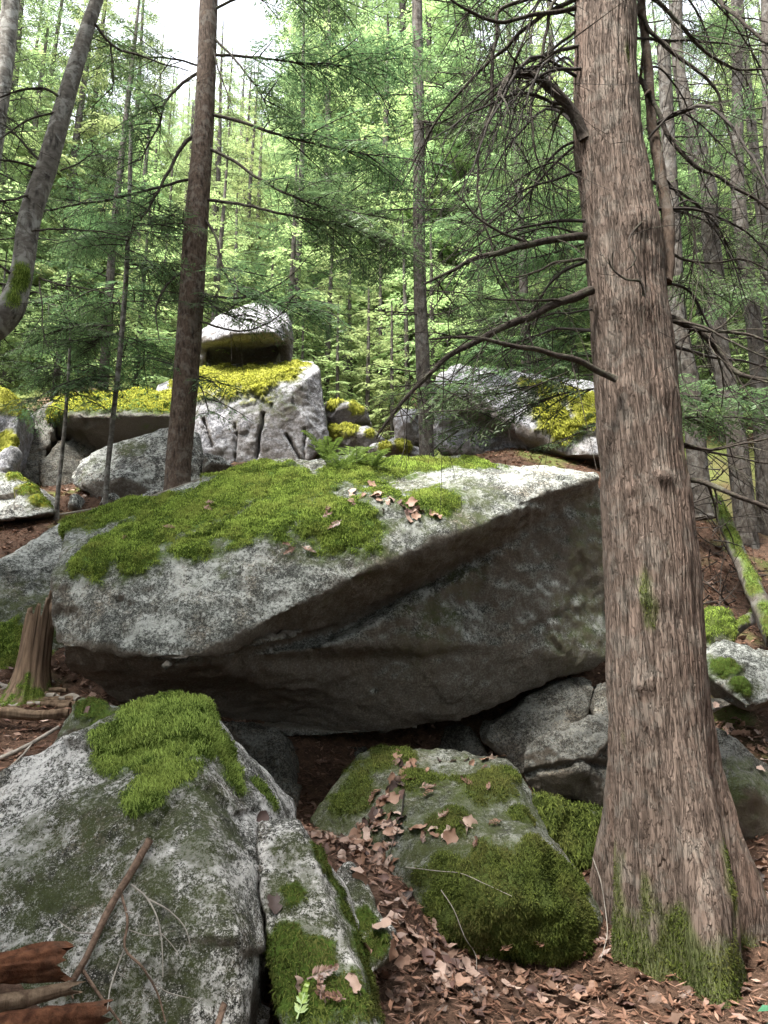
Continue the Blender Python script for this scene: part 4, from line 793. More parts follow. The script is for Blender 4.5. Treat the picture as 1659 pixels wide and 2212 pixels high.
for k in range(34):
    sd = -1 if k % 5 < 3 else 1; y = rc.uniform(-120, 420) if k % 3 else rc.uniform(300, 760); x0 = np.interp(y, [0, 500, 900], [1250, 1265, 1295]) if sd < 0 else np.interp(y, [0, 500, 900], [1368, 1420, 1462]); l = rc.uniform(120, 340); up = rc.uniform(-70, 30); dn = rc.uniform(20, 260)
    limb(cedar, [(x0, y), (x0+sd*l*.35, y+up), (x0+sd*l*.7, y+up*.6+dn*.35), (x0+sd*l, y+dn)], rc.uniform(.006, .012), .002, CY+rc.uniform(-.1, .1), CY+rc.uniform(-.8, .9), 14, (.15, .7), seed=800+k, seg=5, mat='twig')
limb(cedar, [(1437, 610), (1442, 580), (1443, 520), (1441, 475), (1430, 400), (1418, 330), (1410, 275), (1402, 180), (1398, 120), (1390, 50), (1378, -40), (1360, -200)], .034, .02, 4.55, 4.75, 6, seed=440, mat='fir', seg=14, name='side_stem', n=60)

def near_tree(name, label, rows, Y, mat, n=160, seg=40, rid=.05, seed=1, k=22, zk=.3, moss=None, cat='tree', bend=None):
    ctr, rad = rows_trunk(rows, Y, n)
    if bend is not None: ctr = bend
    root = empty(name, (ctr[-1][0], ctr[-1][1], ctr[-1][2]), label, cat); V, Fs, g = trunk_mesh(ctr, rad, seg, rid, seed, k, zk)
    mk = np.zeros(len(V))
    if moss: mk = spot_mask(V, [(P(*q[:3]), q[3]) for q in moss], seed=seed)
    mesh('trunk', V, Fs, M[mat], parent=root, attrs={'groove': g, 'moss': mk})
    if moss:
        f = fronds(V, Fs[0], mk, 15000, .03, .005, seed, down=1.2, hang=.5)
        if f: mesh('moss', f[0], f[1], M['moss'], parent=root, attrs={'var': f[2]}, kind='stuff')
    return root
fir = near_tree('fir_tree', 'straight brown fir trunk rising behind the overhanging boulder', [(-900, 480, 504), (-400, 456, 486), (0, 432, 470), (250, 421, 462), (500, 397, 448), (750, 380, 433), (900, 368, 421), (1030, 357, 411), (1080, 352, 414), (1120, 345, 420)], 8.3, 'fir', n=260, seg=60, rid=.035, seed=5, k=34, zk=.5)
h2 = lambda l: [(x/2, y/2) for x, y in l]
FB = [(h2([(838, 295), (780, 370), (710, 450), (690, 530), (650, 610), (610, 690)]), .018, .005, 8.3, 8.0, 10, (.35, 12, .6)),
      (h2([(822, 550), (780, 640), (740, 720), (690, 810), (640, 900), (580, 990), (545, 1060), (540, 1120)]), .02, .004, 8.3, 7.8, 10, (.5, 16, .7)),
      (h2([(790, 1150), (730, 1220), (680, 1310), (675, 1380), (690, 1475)]), .015, .003, 8.3, 7.9, 8, None),
      (h2([(812, 770), (720, 800), (600, 830), (480, 860), (350, 880), (200, 910), (0, 920), (-200, 930)]), .014, .004, 8.3, 7.4, 22, (.35, 10, .6)),
      (h2([(925, 240), (1060, 245), (1200, 260), (1350, 280), (1500, 285), (1659, 270)]), .016, .004, 8.3, 8.0, 16, (.25, 22, .9)),
      (h2([(915, 490), (1050, 530), (1200, 580), (1350, 620), (1500, 650), (1659, 680)]), .018, .004, 8.3, 7.7, 16, (.35, 20, .9)),
      (h2([(910, 630), (1000, 690), (1100, 760), (1220, 830), (1350, 880), (1480, 915)]), .018, .004, 8.3, 7.6, 14, (.5, 14, .8)),
      (h2([(900, 865), (1050, 885), (1200, 920), (1350, 950), (1500, 975), (1659, 1040)]), .017, .004, 8.3, 7.6, 14, (.5, 18, .8)),
      (h2([(940, 140), (1000, 240), (1080, 340), (1140, 430), (1165, 530)]), .014, .003, 8.3, 7.9, 8, (.45, 12, .7)),
      (h2([(880, 1265), (960, 1285), (1050, 1285), (1140, 1260), (1220, 1220), (1290, 1160), (1350, 1080)]), .014, .003, 8.3, 7.6, 6, None),
      (h2([(870, 1375), (950, 1415), (1050, 1430), (1130, 1410), (1200, 1370), (1260, 1300)]), .012, .003, 8.3, 7.6, 5, None),
      (h2([(895, 910), (930, 1020), (960, 1150), (1000, 1230), (1080, 1290), (1200, 1310), (1380, 1340)]), .015, .003, 8.3, 7.7, 8, (.4, 22, .75)),
      (h2([(935, 150), (955, 330), (1010, 470)]), .012, .003, 8.3, 8.0, 6, None),
      (h2([(840, 300), (720, 250), (600, 240), (480, 190), (415, 130)]), .012, .003, 8.3, 7.8, 8, (.2, 14, .7)),
      (h2([(880, 1230), (900, 1300), (960, 1350), (1050, 1380)]), .012, .003, 8.3, 7.9, 5, (.2, 12, .6)),
      (h2([(860, 1580), (880, 1700), (900, 1790)]), .010, .003, 8.3, 8.0, 3, (.2, 8, .5)),
      (h2([(935, 60), (1050, -20), (1200, -60), (1400, -40)]), .016, .004, 8.3, 7.9, 8, (.3, 18, .9))]
for k, (l, r0, r1, Y0, Y1, tw, lf) in enumerate(FB): limb(fir, [(float(np.interp(l[0][1], [0, 250, 500, 750, 1030], [451, 441, 422, 406, 384])), l[0][1]-3)]+l[1:], r0, r1, Y0, Y1, int(tw*1.5), (.15, .7), seed=500+k, leaf=(lf[0], int(lf[1]*1.15), lf[2]*1.2) if lf else None)
ln = near_tree('leaning_tree', 'leaning lichened grey trunk with a mossy kink at upper left', [(-500, 300, 318), (-200, 236, 258), (0, 196, 222), (50, 178, 206), (215, 124, 160), (360, 80, 122), (475, 41, 86), (565, 29, 73), (625, 15, 62), (668, -10, 50), (700, -50, 20), (735, -140, -60), (800, -260, -180), (950, -340, -250), (1400, -380, -280)], 5.6, 'alder', n=200, seg=40, rid=.03, seed=7, k=22, zk=1.2, moss=[(52, 580, 5.5, .10), (45, 605, 5.5, .09), (30, 640, 5.5, .07)])
for k, (l, r0, r1, Y1, tw, lf) in enumerate((
        ([(205, 52), (240, 95), (300, 120), (360, 140), (415, 155)], .010, .003, 5.9, 8, None), ([(238, 95), (243, 150), (242, 205)], .006, .002, 5.7, 6, (.3, 5, .4)),
        ([(140, 215), (90, 190), (30, 200), (-40, 230)], .010, .003, 5.4, 12, None), ([(100, 360), (60, 320), (10, 270), (-60, 240)], .010, .003, 5.4, 12, None),
        ([(90, 370), (40, 350), (-60, 345)], .010, .003, 5.4, 10, None), ([(70, 420), (30, 430), (-60, 440)], .009, .003, 5.3, 10, None), ([(130, 370), (170, 350), (210, 320)], .006, .002, 5.5, 6, None),
        ([(85, 600), (130, 615), (200, 625), (260, 650)], .007, .002, 5.3, 10, None), ([(30, 595), (0, 575), (-60, 555)], .009, .003, 5.4, 4, None),
        ([(60, 500), (120, 495), (200, 500), (300, 520)], .007, .002, 5.4, 10, None), ([(130, 240), (60, 260), (0, 300), (-50, 320)], .008, .003, 5.3, 12, None), ([(85, 605), (90, 650), (95, 720)], .006, .002, 5.4, 5, None))):
    limb(ln, l, r0, r1, 5.55, Y1, tw, (.1, .45), seed=560+k, leaf=lf)
near_tree('grey_tree', 'grey trunk cut by the top left corner', [(-500, 60, 88), (0, 6, 40), (90, -2, 33), (180, -14, 22), (500, -60, -20), (1000, -120, -76), (1150, -140, -90)], 9.0, 'alder', seed=9, k=15)
mid = near_tree('slender_tree', 'slender dark trunk with pale patches in the middle of the wood', [(-900, 890, 902), (-300, 890, 906), (0, 890, 912), (300, 893, 917), (600, 893, 920), (850, 901, 932), (975, 906, 938), (1020, 904, 942), (1060, 900, 946)], 10.0, 'dark_bark', n=160, seed=11, k=20, zk=.8)
rs = np.random.RandomState(77)
for k in range(26):
    y = rs.uniform(-60, 880); sd = rs.choice((-1, 1)); l = rs.uniform(60, 210); x0 = np.interp(y, [0, 600, 975], [901, 906, 922]); dz = rs.uniform(-20, 60)
    limb(mid, [(x0, y), (x0+sd*l*.5, y+dz*.3), (x0+sd*l, y+dz)], .010, .003, 10, 10+rs.uniform(-1.2, .6), 7, (.15, .5), seed=600+k, leaf=(.25, 9, .95) if y < 640 and k % 5 else None)
sp = near_tree('sapling', 'thin bare hemlock sapling in front of the grey boulder', [(250, 280, 288), (420, 275, 284), (603, 267, 277), (750, 255, 266), (900, 239, 250), (1068, 223, 234), (1110, 220, 233)], 8.7, 'alder', n=80, seg=14, seed=13)
for k in range(22):
    y = rs.uniform(330, 860); sd = (-1, 1)[k % 2]; l = rs.uniform(60, 170)*(.5+y/1400); x0 = np.interp(y, [250, 603, 900], [284, 272, 245]); dz = rs.uniform(-10, 50)
    limb(sp, [(x0, y), (x0+sd*l*.5, y+dz*.2), (x0+sd*l, y+dz)], .006, .002, 8.7, 8.7+rs.uniform(-.9, .5), 3, (.1, .3), seed=640+k, leaf=(.15, 11, .65))
sp2 = near_tree('sapling', 'thinnest sapling at far left before the dark gap', [(700, 150, 155), (768, 147, 153), (930, 135, 143), (1098, 118, 128), (1130, 116, 128)], 8.6, 'alder', n=60, seg=10, seed=14)
for k in range(12):
    y = rs.uniform(700, 900); sd = (-1, 1)[k % 2]; l = rs.uniform(40, 110); x0 = np.interp(y, [700, 930], [152, 139])
    limb(sp2, [(x0, y), (x0+sd*l*.5, y-10), (x0+sd*l, y+5)], .005, .002, 8.6, 8.6+rs.uniform(-.6, .3), 3, (.1, .25), seed=670+k, leaf=(.15, 7, .45))
for k, (nm, lab, rows, Y, m) in enumerate((
        ('crooked_tree', 'crooked pale-patched trunk with a burl behind the cedar', [(-400, 1455, 1470), (0, 1454, 1474), (75, 1450, 1474), (165, 1457, 1481), (260, 1476, 1506), (300, 1488, 1522), (345, 1502, 1532), (400, 1514, 1546), (500, 1516, 1552), (600, 1526, 1563), (737, 1533, 1571), (904, 1564, 1604), (1033, 1578, 1622), (1140, 1588, 1634), (1200, 1590, 1640)], 10.0, 'dark_bark'),
        ('dark_tree', 'dark upright trunk at the right edge beside the crooked one', [(-300, 1575, 1592), (200, 1582, 1604), (425, 1581, 1609), (525, 1590, 1620), (675, 1610, 1641), (870, 1626, 1661), (1100, 1636, 1674), (1180, 1638, 1680)], 10.5, 'dark_bark'),
        ('dark_tree', 'dark thick trunk close behind the right side of the cedar', [(100, 1420, 1446), (500, 1440, 1470), (737, 1452, 1490), (818, 1469, 1508), (1033, 1488, 1531), (1120, 1494, 1545)], 9.2, 'dark_bark'),
        ('dark_tree', 'dark trunk cut by the right edge of the photograph', [(-300, 1640, 1660), (0, 1645, 1668), (300, 1650, 1676), (700, 1664, 1694), (1100, 1676, 1712)], 9.6, 'dark_bark'))):
    t = near_tree(nm, lab, rows, Y, m, n=150, seed=20+k, k=15, zk=.7, rid=.05)
    for j in range(12):
        y = rs.uniform(-50, 850); r_ = np.array(rows); x0 = np.interp(y, r_[:, 0], (r_[:, 1]+r_[:, 2])/2); sd = rs.choice((-1, 1)); l = rs.uniform(60, 180); dz = rs.uniform(-30, 60)
        limb(t, [(x0, y), (x0+sd*l*.5, y+dz*.3), (x0+sd*l, y+dz)], .010, .003, Y, Y+rs.uniform(-1, .5), 7, (.15, .5), seed=700+k*20+j, leaf=(.3, 9, .8) if j % 3 == 0 else None)
# the green hemlock boughs hanging before the hollowed boulder and right of the cedar
hm = near_tree('hemlock_sapling', 'young hemlock hidden by the cedar with green sprays before the hollowed boulder', [(200, 1340, 1350), (500, 1345, 1360), (900, 1352, 1372), (1080, 1354, 1378)], 8.4, 'dark_bark', n=50, seg=12, seed=31)
for k, (l, Y1, c, ln_) in enumerate((([(1350, 800), (1200, 820), (1080, 850), (960, 850)], 7.6, 26, .8), ([(1350, 830), (1220, 850), (1100, 890), (990, 930)], 7.7, 24, .75), ([(1350, 770), (1230, 770), (1120, 790), (1010, 830)], 7.8, 22, .8), ([(1350, 700), (1220, 720), (1120, 740), (1030, 760)], 7.8, 22, .9), ([(1350, 610), (1200, 650), (1080, 690)], 7.9, 20, .9), ([(1350, 500), (1220, 540), (1100, 570)], 7.9, 20, .9), ([(1350, 420), (1240, 450), (1130, 470), (1000, 480)], 7.9, 20, .9),
        ([(1350, 890), (1260, 930), (1200, 960)], 7.8, 12, .5), ([(1360, 830), (1450, 850), (1560, 860), (1640, 870)], 7.8, 22, .8), ([(1360, 600), (1480, 610), (1580, 620)], 7.9, 18, .8), ([(1360, 880), (1470, 900), (1580, 900)], 7.6, 18, .7), ([(1350, 300), (1240, 330), (1140, 350)], 8, 18, .9))):
    limb(hm, l, .011, .003, 8.4, Y1, 4, (.1, .3), seed=760+k, leaf=(.2, c, ln_))

# ------------------------------------------------------------------ stump, logs, roots, sticks
rs = np.random.RandomState(5)
def zeros(V): return {'groove': np.zeros(len(V)), 'moss': np.zeros(len(V))}
sb = P(65, 1455, 6.35); sb[2] = float(gh(sb[0], sb[1])[0])-.1
st = empty('tree_stump', sb, 'broken weathered stump with a jagged top and mossy foot at the left', 'stump')
nth, nz = 72, 60; th = np.linspace(0, 2*np.pi, nth, endpoint=False); tz = np.linspace(0, 1, nz)
TH, TZ = np.meshgrid(th, tz); c3 = np.stack([np.cos(TH), np.sin(TH), 0*TH], 2).reshape(-1, 3)
Htop = .78+.20*noise(c3*1.8, 3)+.16*noise(c3*6, 4)+.10*noise(c3*15, 6); Hh = TZ.ravel()*Htop
R_ = (.112+.15*np.exp(-Hh/.14))*(1+.14*noise(np.c_[c3[:, :2]*3.2, Hh*.6], 8)+.10*(1-2*np.abs(noise(np.c_[c3[:, :2]*7, Hh*.8], 9))))
R_ = R_*np.where(TZ.ravel() > .985, .72, 1)
R_ = R_*(1-.10*Hh); SV = np.c_[sb[0]+.05*Hh+c3[:, 0]*R_, sb[1]+c3[:, 1]*R_, sb[2]+Hh]
ii = np.arange(nz-1)[:, None]*nth; jj = np.arange(nth)[None]; kk = (jj+1) % nth; SQ = np.stack([ii+jj, ii+kk, ii+nth+kk, ii+nth+jj], 2).reshape(-1, 4)
inner = SV[-nth:]*np.array((.55, .55, 1))+np.array((sb[0]*.45, sb[1]*.45, -.22)); n0 = len(SV); SV2 = np.r_[SV, inner, [inner.mean(0)]]
SQ2 = np.r_[SQ, np.stack([n0-nth+np.arange(nth), n0-nth+(np.arange(nth)+1) % nth, n0+(np.arange(nth)+1) % nth, n0+np.arange(nth)], 1)]
ST = np.stack([n0+np.arange(nth), n0+(np.arange(nth)+1) % nth, np.full(nth, n0+nth)], 1)
mk = np.r_[smooth(.3, .7, smooth(.4, .0, Hh)*.8+.55*fbm(SV*9, 4, 5)-.05), np.zeros(nth+1)]
mesh('trunk', SV2, [SQ2, ST], M['stump_wood'], parent=st, attrs={'groove': np.r_[smooth(.1, -.4, 1-2*np.abs(noise(np.c_[c3[:, :2]*7, Hh*.8], 9))), np.ones(nth+1)*.6], 'moss': mk})
g = fronds(SV, SQ, mk[:n0], 14000, .025, .005, 5); mesh('moss', g[0], g[1], M['moss'], parent=st, attrs={'var': g[2]}, kind='stuff')
def log(name, label, line, r0, r1, mat, cat, seed, seg=20, wob=.18, moss=0, n=40, depth=None, world=None, jag=0):
    p = resample(world if world is not None else pts(line), n); V, Q, T = tube(p, np.linspace(r0, r1, n), seg, True, wob, seed)
    if seg >= 18:
        cc = np.repeat(p, seg, axis=0); aa = np.tile(np.linspace(0, 2*np.pi, seg, endpoint=False), n); ax_ = np.repeat(np.arange(n), seg)*.05
        V[:n*seg] = cc+(V[:n*seg]-cc)*(1+.35*(np.abs(noise(np.c_[np.cos(aa)*3, np.sin(aa)*3, ax_*1.5], seed))-.25))[:, None]
    T_ = p[-1]-p[0]; T_ /= np.linalg.norm(T_)
    if jag: e = np.arange(len(V)-2) >= (n-1)*seg; th_ = np.linspace(0, 6.283, e.sum()); V[:len(V)-2][e] += T_*(jag*(.6+noise(np.c_[np.cos(th_)*1.5, np.sin(th_)*1.5, 0*th_], seed)+.5*noise(np.c_[np.cos(th_)*5, np.sin(th_)*5, 0*th_], seed+1)))[:, None]; 
    mk = smooth(.3, .6, moss*1.0*normals(V, Q)[:, 2]+.4*noise(V*6, seed)) if moss else np.zeros(len(V))
    o = mesh(name, V, [Q, T], M[mat], loc=p[0], attrs={'groove': np.zeros(len(V)), 'moss': mk}); tag(o, label, cat); add_bvh(o, V, Q)
    if moss:
        g = fronds(V, Q, mk, 12000, .028, .006, seed)
        if g: mesh('moss', g[0], g[1], M['moss_dark'], parent=o, attrs={'var': g[2]}, kind='stuff')
    return o
log('fallen_log', 'moss-covered fallen log slanting down at the right edge', [(1545, 1080, 8.8), (1563, 1118, 8.5), (1606, 1225, 7.7), (1640, 1300, 7.2), (1680, 1385, 6.8)], .075, .10, 'dark_bark', 'log', 61, moss=.8)
log('short_log', 'short mossy dark log under the slanting fallen log', [(1560, 1385, 7.0), (1600, 1352, 7.3), (1650, 1315, 7.7)], .06, .05, 'dark_bark', 'log', 62, moss=.6)
log('fallen_branch', 'split brown branch lying across the roots at left', [(-80, 1532, 5.7), (0, 1538, 5.7), (80, 1545, 5.75), (148, 1540, 5.8)], .045, .035, 'dead_wood', 'branch', 63, seg=30, wob=.25)
log('fallen_stick', 'pale bare stick leaning on the slope at left', [(-60, 1660, 5.1), (0, 1638, 5.15), (60, 1610, 5.2), (128, 1570, 5.3)], .020, .012, 'grey_wood', 'stick', 64, seg=9)
log('fallen_stick', 'forked pale twig below the bare stick at left', [(20, 1660, 5.05), (50, 1630, 5.1), (70, 1605, 5.18)], .010, .006, 'grey_wood', 'stick', 65, seg=7)
log('rotten_log', 'thick rotten red-brown log end at bottom left', [(-160, 2080, 2.55), (0, 2092, 2.62), (60, 2088, 2.68), (104, 2080, 2.72)], .055, .05, 'rot_wood', 'log', 66, seg=44, wob=.3, jag=.06)
log('rotten_log', 'thinner pale rotten log below the thick one at bottom left', [(-160, 2180, 2.5), (0, 2168, 2.58), (80, 2150, 2.64), (138, 2138, 2.68)], .028, .022, 'dead_wood', 'log', 67, seg=36, wob=.25, jag=.05)
log('rotten_wood', 'dark crumbling red wood in the bottom left corner', [(-40, 2235, 2.5), (60, 2215, 2.58), (140, 2200, 2.64), (205, 2190, 2.7)], .05, .035, 'rot_wood', 'wood', 68, seg=36, wob=.35, jag=.05)
log('stick', 'short broken stick poking up at the bottom edge', [(462, 2240, 2.72), (474, 2205, 2.76), (484, 2172, 2.8)], .011, .012, 'stick', 'stick', 69, seg=9, jag=.01)
roots = empty('root_tangle', P(90, 1520, 6.0), 'tangle of weathered brown roots on the slope below the stump', 'roots')
for k in range(17):
    x0, y0 = rs.uniform(60, 185), rs.uniform(1470, 1530); l = rs.uniform(70, 190); a = math.pi+rs.uniform(-.45, .25); l0 = []
    for u in np.linspace(0, 1, 6):
        x, y = x0+math.cos(a)*l*u+rs.uniform(-5, 5), y0-math.sin(a)*l*.35*u+rs.uniform(-6, 6); h_ = hit(x, y, [ground]); l0.append((h_[0] if h_ is not None else P(x, y, 6.0))+np.array((0, -.01, .012)))
    mb = MB(); add_tube(mb, resample(l0, 24), np.linspace(rs.uniform(.014, .032), .006, 24), 8, .2, k); V, Fs, A = mb.fin(); mesh('root', V, Fs, M['dead_wood'] if k % 3 else M['grey_wood'], parent=roots, attrs=zeros(V))
def on_surf(l, off=.02, only=None):
    r = []
    for x, y in l:
        h_ = hit(x, y, only); r.append(h_[0]+h_[1]*off*(1 if h_[1]@ray(x, y) < 0 else -1))
    return np.array(r)
h7 = lambda l: [(x/2, 1553.6+y/2) for x, y in l]
b0 = on_surf(h7([(660, 540), (600, 650), (510, 800), (440, 920), (370, 1070), (290, 1200)]), .035)
lb = empty('leaning_branch', b0[-1], 'broken brown branch with fine twigs leaning on the front boulder', 'branch')
V, Q, T = tube(resample(b0, 40), np.linspace(.016, .011, 40), 12, True, .15, 3); mesh('stem', V, [Q, T], M['stick'], parent=lb, attrs=zeros(V))
for k, (l, r) in enumerate((([(550, 770), (560, 900), (550, 1000), (600, 1090), (650, 1180), (720, 1310)], .006), ([(580, 730), (650, 790), (690, 880), (710, 960), (715, 1100)], .004), ([(650, 790), (750, 850), (820, 930), (840, 990)], .0035), ([(370, 1090), (440, 1180), (540, 1317)], .007), ([(440, 945), (340, 945), (260, 890)], .003), ([(550, 1010), (500, 1110), (450, 1250)], .0035),
        ([(600, 1090), (700, 1160), (850, 1210)], .002), ([(560, 920), (660, 950), (760, 930)], .002), ([(710, 930), (750, 960), (775, 1020)], .002), ([(520, 1090), (560, 1120)], .002), ([(560, 850), (590, 860)], .003), ([(320, 1160), (330, 1210)], .006))):
    p = resample(on_surf(h7(l), .03), 20); V, Q, T = tube(p, np.linspace(r, max(.0012, r*.5), 20), 6, True, .1, k); mesh('twig', V, [Q, T], M['stick'] if r > .005 else M['grey_wood'], parent=lb, attrs=zeros(V))
for k, (lab, l, r, m, off) in enumerate((('pale thin branch lying along the top left edge of the overhanging boulder', [(125, 1112), (225, 1092), (350, 1068), (440, 1034)], .012, 'grey_wood', .02), ('thin dark twig lying down the leafy block', [(872, 1722), (868, 1770), (855, 1810), (842, 1862)], .005, 'twig', .02), ('fine pale twig across the mossy front of the block', [(880, 1875), (960, 1888), (990, 1890), (1050, 1915), (1105, 1938)], .003, 'grey_wood', .02), ('thin twig hanging down the mossy front of the block', [(955, 1925), (985, 1970), (1008, 2020), (1018, 2070), (1022, 2110)], .003, 'grey_wood', .04),
        ('slim dead stem standing between the block and the cedar', [(1296, 1850), (1310, 1900), (1318, 1960), (1312, 2030), (1302, 2095)], .004, 'grey_wood', .06), ('short pale twig among the leaves by the cedar foot', [(1170, 2160), (1240, 2175), (1300, 2195)], .007, 'stick', .03))):
    p = resample(on_surf(l, off), 24); V, Q, T = tube(p, np.linspace(r, r*.5, 24), 6, True, .15, k); tag(mesh('fallen_twig', V, [Q, T], M[m], loc=p[0], attrs=zeros(V)), lab, 'twig')
mb = MB()
for k in range(110):
    x, y, Yd = rs.uniform(1490, 1600), rs.uniform(1000, 1330), rs.uniform(7.6, 9.0); p = P(x, y, Yd); d = rs.normal(size=3)*np.array((1, .6, .8)); d /= np.linalg.norm(d); l = rs.uniform(.25, .8); u = np.linspace(0, 1, 7)[:, None]
    add_tube(mb, p+d*l*u+rs.normal(size=3)*.3*l*u*u, np.linspace(rs.uniform(.004, .010), .0018, 7), 4)
br = mb.obj('dead_brush', M['twig'], loc=P(1545, 1330, 8.2)); tag(br, 'tangle of thin dead twigs in the shade right of the cedar', 'brush')
log('snag', 'thin white dead stick standing beside the right of the cedar', [(1490, 1040, 9.6), (1497, 1075, 9.6), (1500, 1110, 9.6), (1499, 1185, 9.6)], .014, .012, 'grey_wood', 'stick', 71, seg=7)

# ------------------------------------------------------------------ ferns and small greens
def fern(label, base, n, ln, seed, name='fern'):
    rs = np.random.RandomState(seed); root = empty(name, base, label, 'fern')
    for k in range(n):
        a = rs.uniform(0, 6.28); l = ln*rs.uniform(.6, 1.15); mb = MB(); u = np.linspace(0, 1, 34); el = rs.uniform(.55, 1.0); d = np.array((math.cos(a), math.sin(a)*.7, 0)); e = np.array((-d[1], d[0], 0)); e /= np.linalg.norm(e)
        c = base+d*l*u[:, None]*(1.15-el*.55)+np.array((0, 0, 1))*(l*el*(1.15*u-.55*u**2.2))[:, None]+e*(rs.normal()*.12*l*u**2)[:, None]
        add_tube(mb, c, np.linspace(.0022, .0008, 34), 4, a=.2); tw = rs.uniform(-.5, .5)
        for j in range(4, 33):
            pl = .15*l*math.sin(math.pi*min(1, (u[j]*.86+.12)))**.8+.006
            for sg in (-1, 1):
                t = c[j]-c[j-1]; t /= np.linalg.norm(t); up = np.cross(e, t); q = e*sg*math.cos(tw)+up*math.sin(tw)*sg+t*.45+up*rs.uniform(-.3, .1); q /= np.linalg.norm(q); p2 = pl*rs.uniform(.75, 1.1); tip = c[j]+q*p2-np.array((0, 0, .2*p2)); m_ = (c[j]*.65+tip*.35); wv = t*.0052*l/.35
                mb.add(np.array([c[j], m_+wv, tip, m_-wv]), np.array([[0, 1, 2, 3]]), rs.uniform(.1, .95))
        mb.obj('frond', M['fern'], parent=root)
    return root
for k, (x, y, n, l) in enumerate(((706, 988, 11, .46), (760, 992, 11, .42), (806, 998, 10, .38), (735, 1002, 8, .3))):
    h_ = hit(x, y+14); fern(('tall feathery fern at the left of the clump on the boulder top', 'arching fern in the middle of the clump on the boulder top', 'spreading fern at the right of the clump on the boulder top', 'low fern in front of the clump on the boulder top')[k], h_[0], n, l, 30+k)
def sprig(name, label, cat, px, py, ln, mat, seed, group=None, yaw=None):
    rs = np.random.RandomState(seed); h_ = hit(px, py); nn = h_[1] if h_[1][2] > 0 else np.array((0, -.3, 1.)); mb = MB(); a = rs.uniform(0, 6.28) if yaw is None else yaw
    d = np.array((math.cos(a), math.sin(a), 0)); d -= nn*(d@nn); d /= np.linalg.norm(d); e = np.cross(nn, d); b = h_[0]+nn*.012
    for t in np.linspace(0, 1, 12):
        c = b+d*ln*(t-.5)+nn*.02*rs.rand()
        for sg in (-1, 1):
            q = d*.7+e*sg*.8; l2 = ln*.38*(1-t*.7)*rs.uniform(.7, 1.1); tip = c+q*l2+nn*rs.uniform(0, .015); m_ = (c+tip)/2; wv = np.cross(q, nn)*.006
            mb.add(np.array([c, m_+wv, tip, m_-wv]), np.array([[0, 1, 2, 3]]), rs.rand())
    mb.add(np.array([b-d*ln*.7-e*.003, b-d*ln*.7+e*.003, b+d*ln*.5+e*.002, b+d*ln*.5-e*.002])+nn*.01, np.array([[0, 1, 2, 3]]), .3)
    return tag(mb.obj(name, M[mat], loc=b), label, cat, group)
sprig('cedar_sprig', 'fresh yellow-green cedar sprig on dead leaves at bottom centre', 'sprig', 655, 2165, .10, 'cedar_spray', 1, yaw=1.4)
k = 0
for reg, lab, cnt in (((690, 1100, 1640, 1860), 'orange dead cedar sprig lying on the mossy block', 16), ((840, 1300, 2030, 2190), 'orange dead cedar sprig in the leaf litter below the block', 16), ((160, 780, 1040, 1200), 'small orange dead cedar sprig on the moss of the overhanging boulder', 12), ((570, 720, 2100, 2200), 'orange dead cedar sprig on the mossy slab', 4)):
    for _ in range(cnt): sprig('dead_cedar_sprig', lab, 'sprig', rs.uniform(*reg[:2]), rs.uniform(*reg[2:]), rs.uniform(.05, .12), 'litter', 100+k, 'dead cedar sprigs'); k += 1
gl = np.array([(0, 0, 0), (.03, .025, .004), (.07, .03, .006), (.11, 0, -.01), (.07, -.03, .006), (.03, -.025, .004)]); lp = P(1640, 2180, 3.7)
gp = empty('seedling', (lp[0], lp[1], float(gh(lp[0], lp[1])[0])), 'green broad leaf poking in at the lower right edge', 'plant')
mb = MB(); add_tube(mb, resample([np.array(gp.location), lp+np.array((.05, .02, -.05)), lp+np.array((.1, 0, 0))], 8), .002, 5); V, Fs, A = mb.fin(); mesh('stem', V, Fs, M['leaf_green'], parent=gp, attrs={'var': A})
mb = MB(); mb.add(gl*np.array((-1, 1, 1))+lp+np.array((.1, 0, 0)), np.array([[0, 1, 2, 2], [0, 2, 3, 3], [0, 3, 4, 4], [0, 4, 5, 5]])[:, :3]); mb.obj('leaf', M['leaf_green'], parent=gp)

# ------------------------------------------------------------------ dead leaves and litter
def leaf_mesh(seed):
    rs = np.random.RandomState(seed); n = 7; x = np.linspace(0, 1, n); wdt = .34*np.sin(np.pi*np.clip(x*.93+.05, 0, 1))**.8*(1+.18*rs.normal(size=n)); wdt[-1] = .01
    cu, fo, tw = rs.uniform(-.4, .6), rs.uniform(.0, .55), rs.uniform(-.5, .5); V = []
    for k in range(n):
        zc = cu*(x[k]-.5)**2+.04*rs.normal()
        for sg in (-1, -.5, 0, .5, 1): yv = wdt[k]*sg; V.append((x[k]-.5+.05*abs(sg)*rs.normal(), yv*math.cos(fo*.6), zc+fo*abs(yv)*.8+tw*yv*(x[k]-.5)+.035*rs.normal()*abs(sg)))
    V = np.array(V); i = np.arange(n-1)[:, None]*5+np.arange(4)[None]; Fq = np.stack([i, i+5, i+6, i+1], 2).reshape(-1, 4)
    s = np.linspace(0, 1, 2); m = len(V); V = np.r_[V, [(-.5, .012, 0), (-.5, -.012, 0), (-.78, 0, .04+.06*rs.rand())]]
    return V, Fq, np.array([[m, m+1, m+2]])
LM = []
for k in range(9):
    V, Q, T = leaf_mesh(k); me = build_mesh('fallen_leaf', V, [Q, T]); me.materials.append(M[('leaf_a', 'leaf_b', 'leaf_a', 'leaf_c', 'leaf_a', 'leaf_b', 'leaf_a', 'leaf_c', 'leaf_b')[k]]); LM.append(me)
